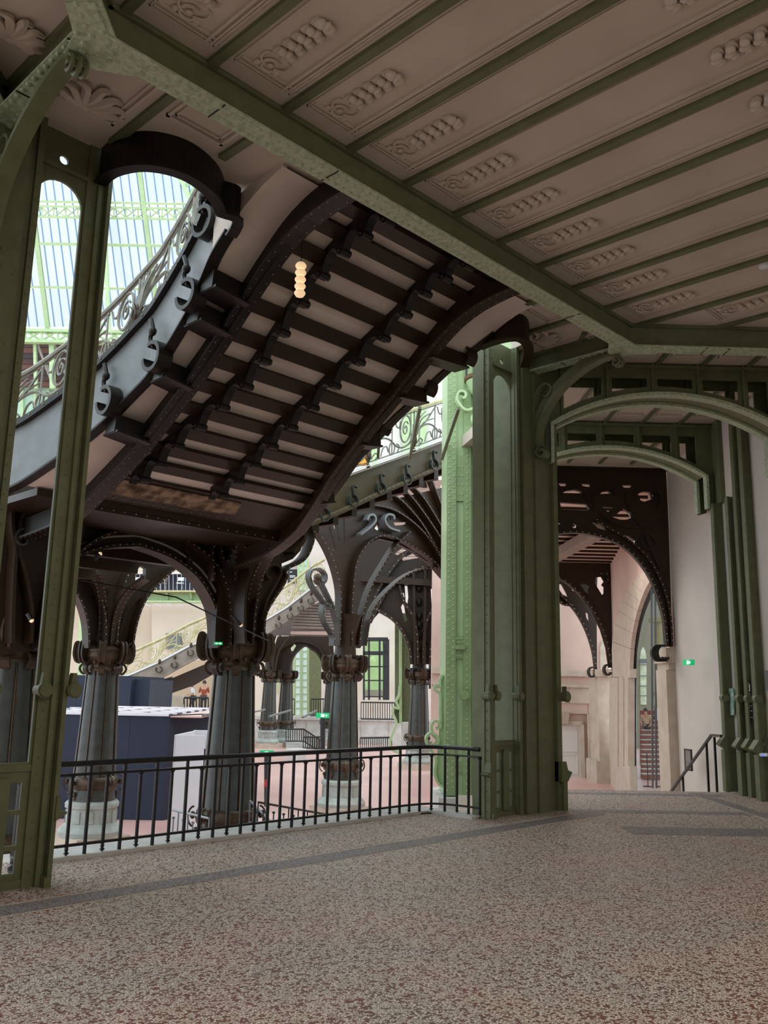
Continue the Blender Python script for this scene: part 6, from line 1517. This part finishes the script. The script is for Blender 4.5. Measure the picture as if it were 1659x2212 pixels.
wallpanel([(1655, 1448), (1672, 1450), (1672, 1500), (1655, 1490)], 6.57, .04, 'grey_panel', STEEL, 'grey panel cut by the right edge of the picture', 'panel')
sk = thing('wall_socket', 'small white wall box with blue light and looping cable at the right edge', 'socket', P(1652, 1630, L=6.5))
b = MB(); b.prism([P(a, c, L=6.5) for a, c in ((1645, 1627), (1662, 1627), (1662, 1634), (1645, 1634))], NL*.08); b.build('box', WHITE, sk)
b = MB(); b.ball(P(1647.5, 1632, L=6.44), .014); b.build('blue_light', mat('blue light', (60, 90, 255), None, emit=(60, 90, 255), estr=2), sk)
b = MB(); b.tube(smooth([P(a, c, L=6.48) for a, c in ((1650, 1626), (1653, 1612), (1648, 1604), (1652, 1590), (1656, 1580))], 5), .006, 5); b.build('cable', BLACK, sk)
b = MB(); q = P(1650, 570, z=CZ); b.lathe((q.x, q.y, CZ), [(.03, -.06), (.055, -.05), (.065, -.02), (.065, 0)], 16); tag(b.build('smoke_detector', WHITE), 'round white smoke detector on the coffered ceiling', 'detector')
# lamp reflection in the viewing glass, built as solid discs with an added cord
q = P(650, 575, y=6.7); lm = thing('reflected_lamp', 'warm lamp reflection built as five stacked opal discs', 'lamp', q)
zt_, zb_ = P(647, 566, y=6.7).z, P(654, 644, y=6.7).z; h = (zt_-zb_)/5
for k in range(5):
    c = V((q.x, q.y, zt_-h*(k+.5))); b = MB(); b.lathe((c.x, c.y, c.z), [(.01, -h*.48), (.042, -h*.42), (.060, -h*.05), (.058, h*.15), (.042, h*.42), (.01, h*.48)], 18); b.build('reflected_opal_disc', LAMPREFL, lm)
b = MB(); b.tube([V((q.x, q.y, zt_)), V((q.x, q.y, Zs(q.y)-.02))], .004, 5); b.build('added_cord', BLACK, lm)
# spotlights reflected in the viewing glass, built as a solid track below the landing
tk = thing('reflected_track', 'reflection of a black track with small warm spotlights, built under the landing', 'lamp', P(520, 1350, y=12.4))
b = MB(); b.tube([P(100, 1240, y=12.2), P(380, 1290, y=12.2), P(580, 1385, y=12.2)], .012, 5); b.build('reflected_track_bar', BLACK, tk)
for (x, y, dx, dy) in ((520, 1350, -16, -20), (216, 1197, -12, 12), (68, 1340, -8, -14)):
    a, c = P(x, y, y=12.15), P(x+dx, y+dy, y=12.2); b = MB(); b.tube([c, a], .035, 8); b.build('reflected_spot_body', BLACK, tk)
    b = MB(); b.ball(a, .034, .034, .034, 8); b.build('reflected_spot_lens', LAMPREFL, tk)
es = P(471, 1390, y=12.85); e = thing('exit_sign_or_reflection', 'reflection of a green arrow sign, built as a box at the central column capital', 'sign', es)  # sign reflected in the viewing glass, added here as a solid box
b = MB(); b.box(es, NL*.075, ND*.02, NZ*.025); b.build('sign_box', GREENX, e)  # added box standing in for the reflected sign
b = MB(); b.prism([es-ND*.025-NL*.05, es-ND*.025-NL*.02+NZ*.015, es-ND*.025-NL*.02-NZ*.015], ND*.004); b.box(es-ND*.025, NL*.022, ND*.002, NZ*.004); b.box(es-ND*.025+NL*.045, NL*.012, ND*.002, NZ*.014); b.build('pictogram', WHITEX, e)  # arrow of the reflected sign, added with its box
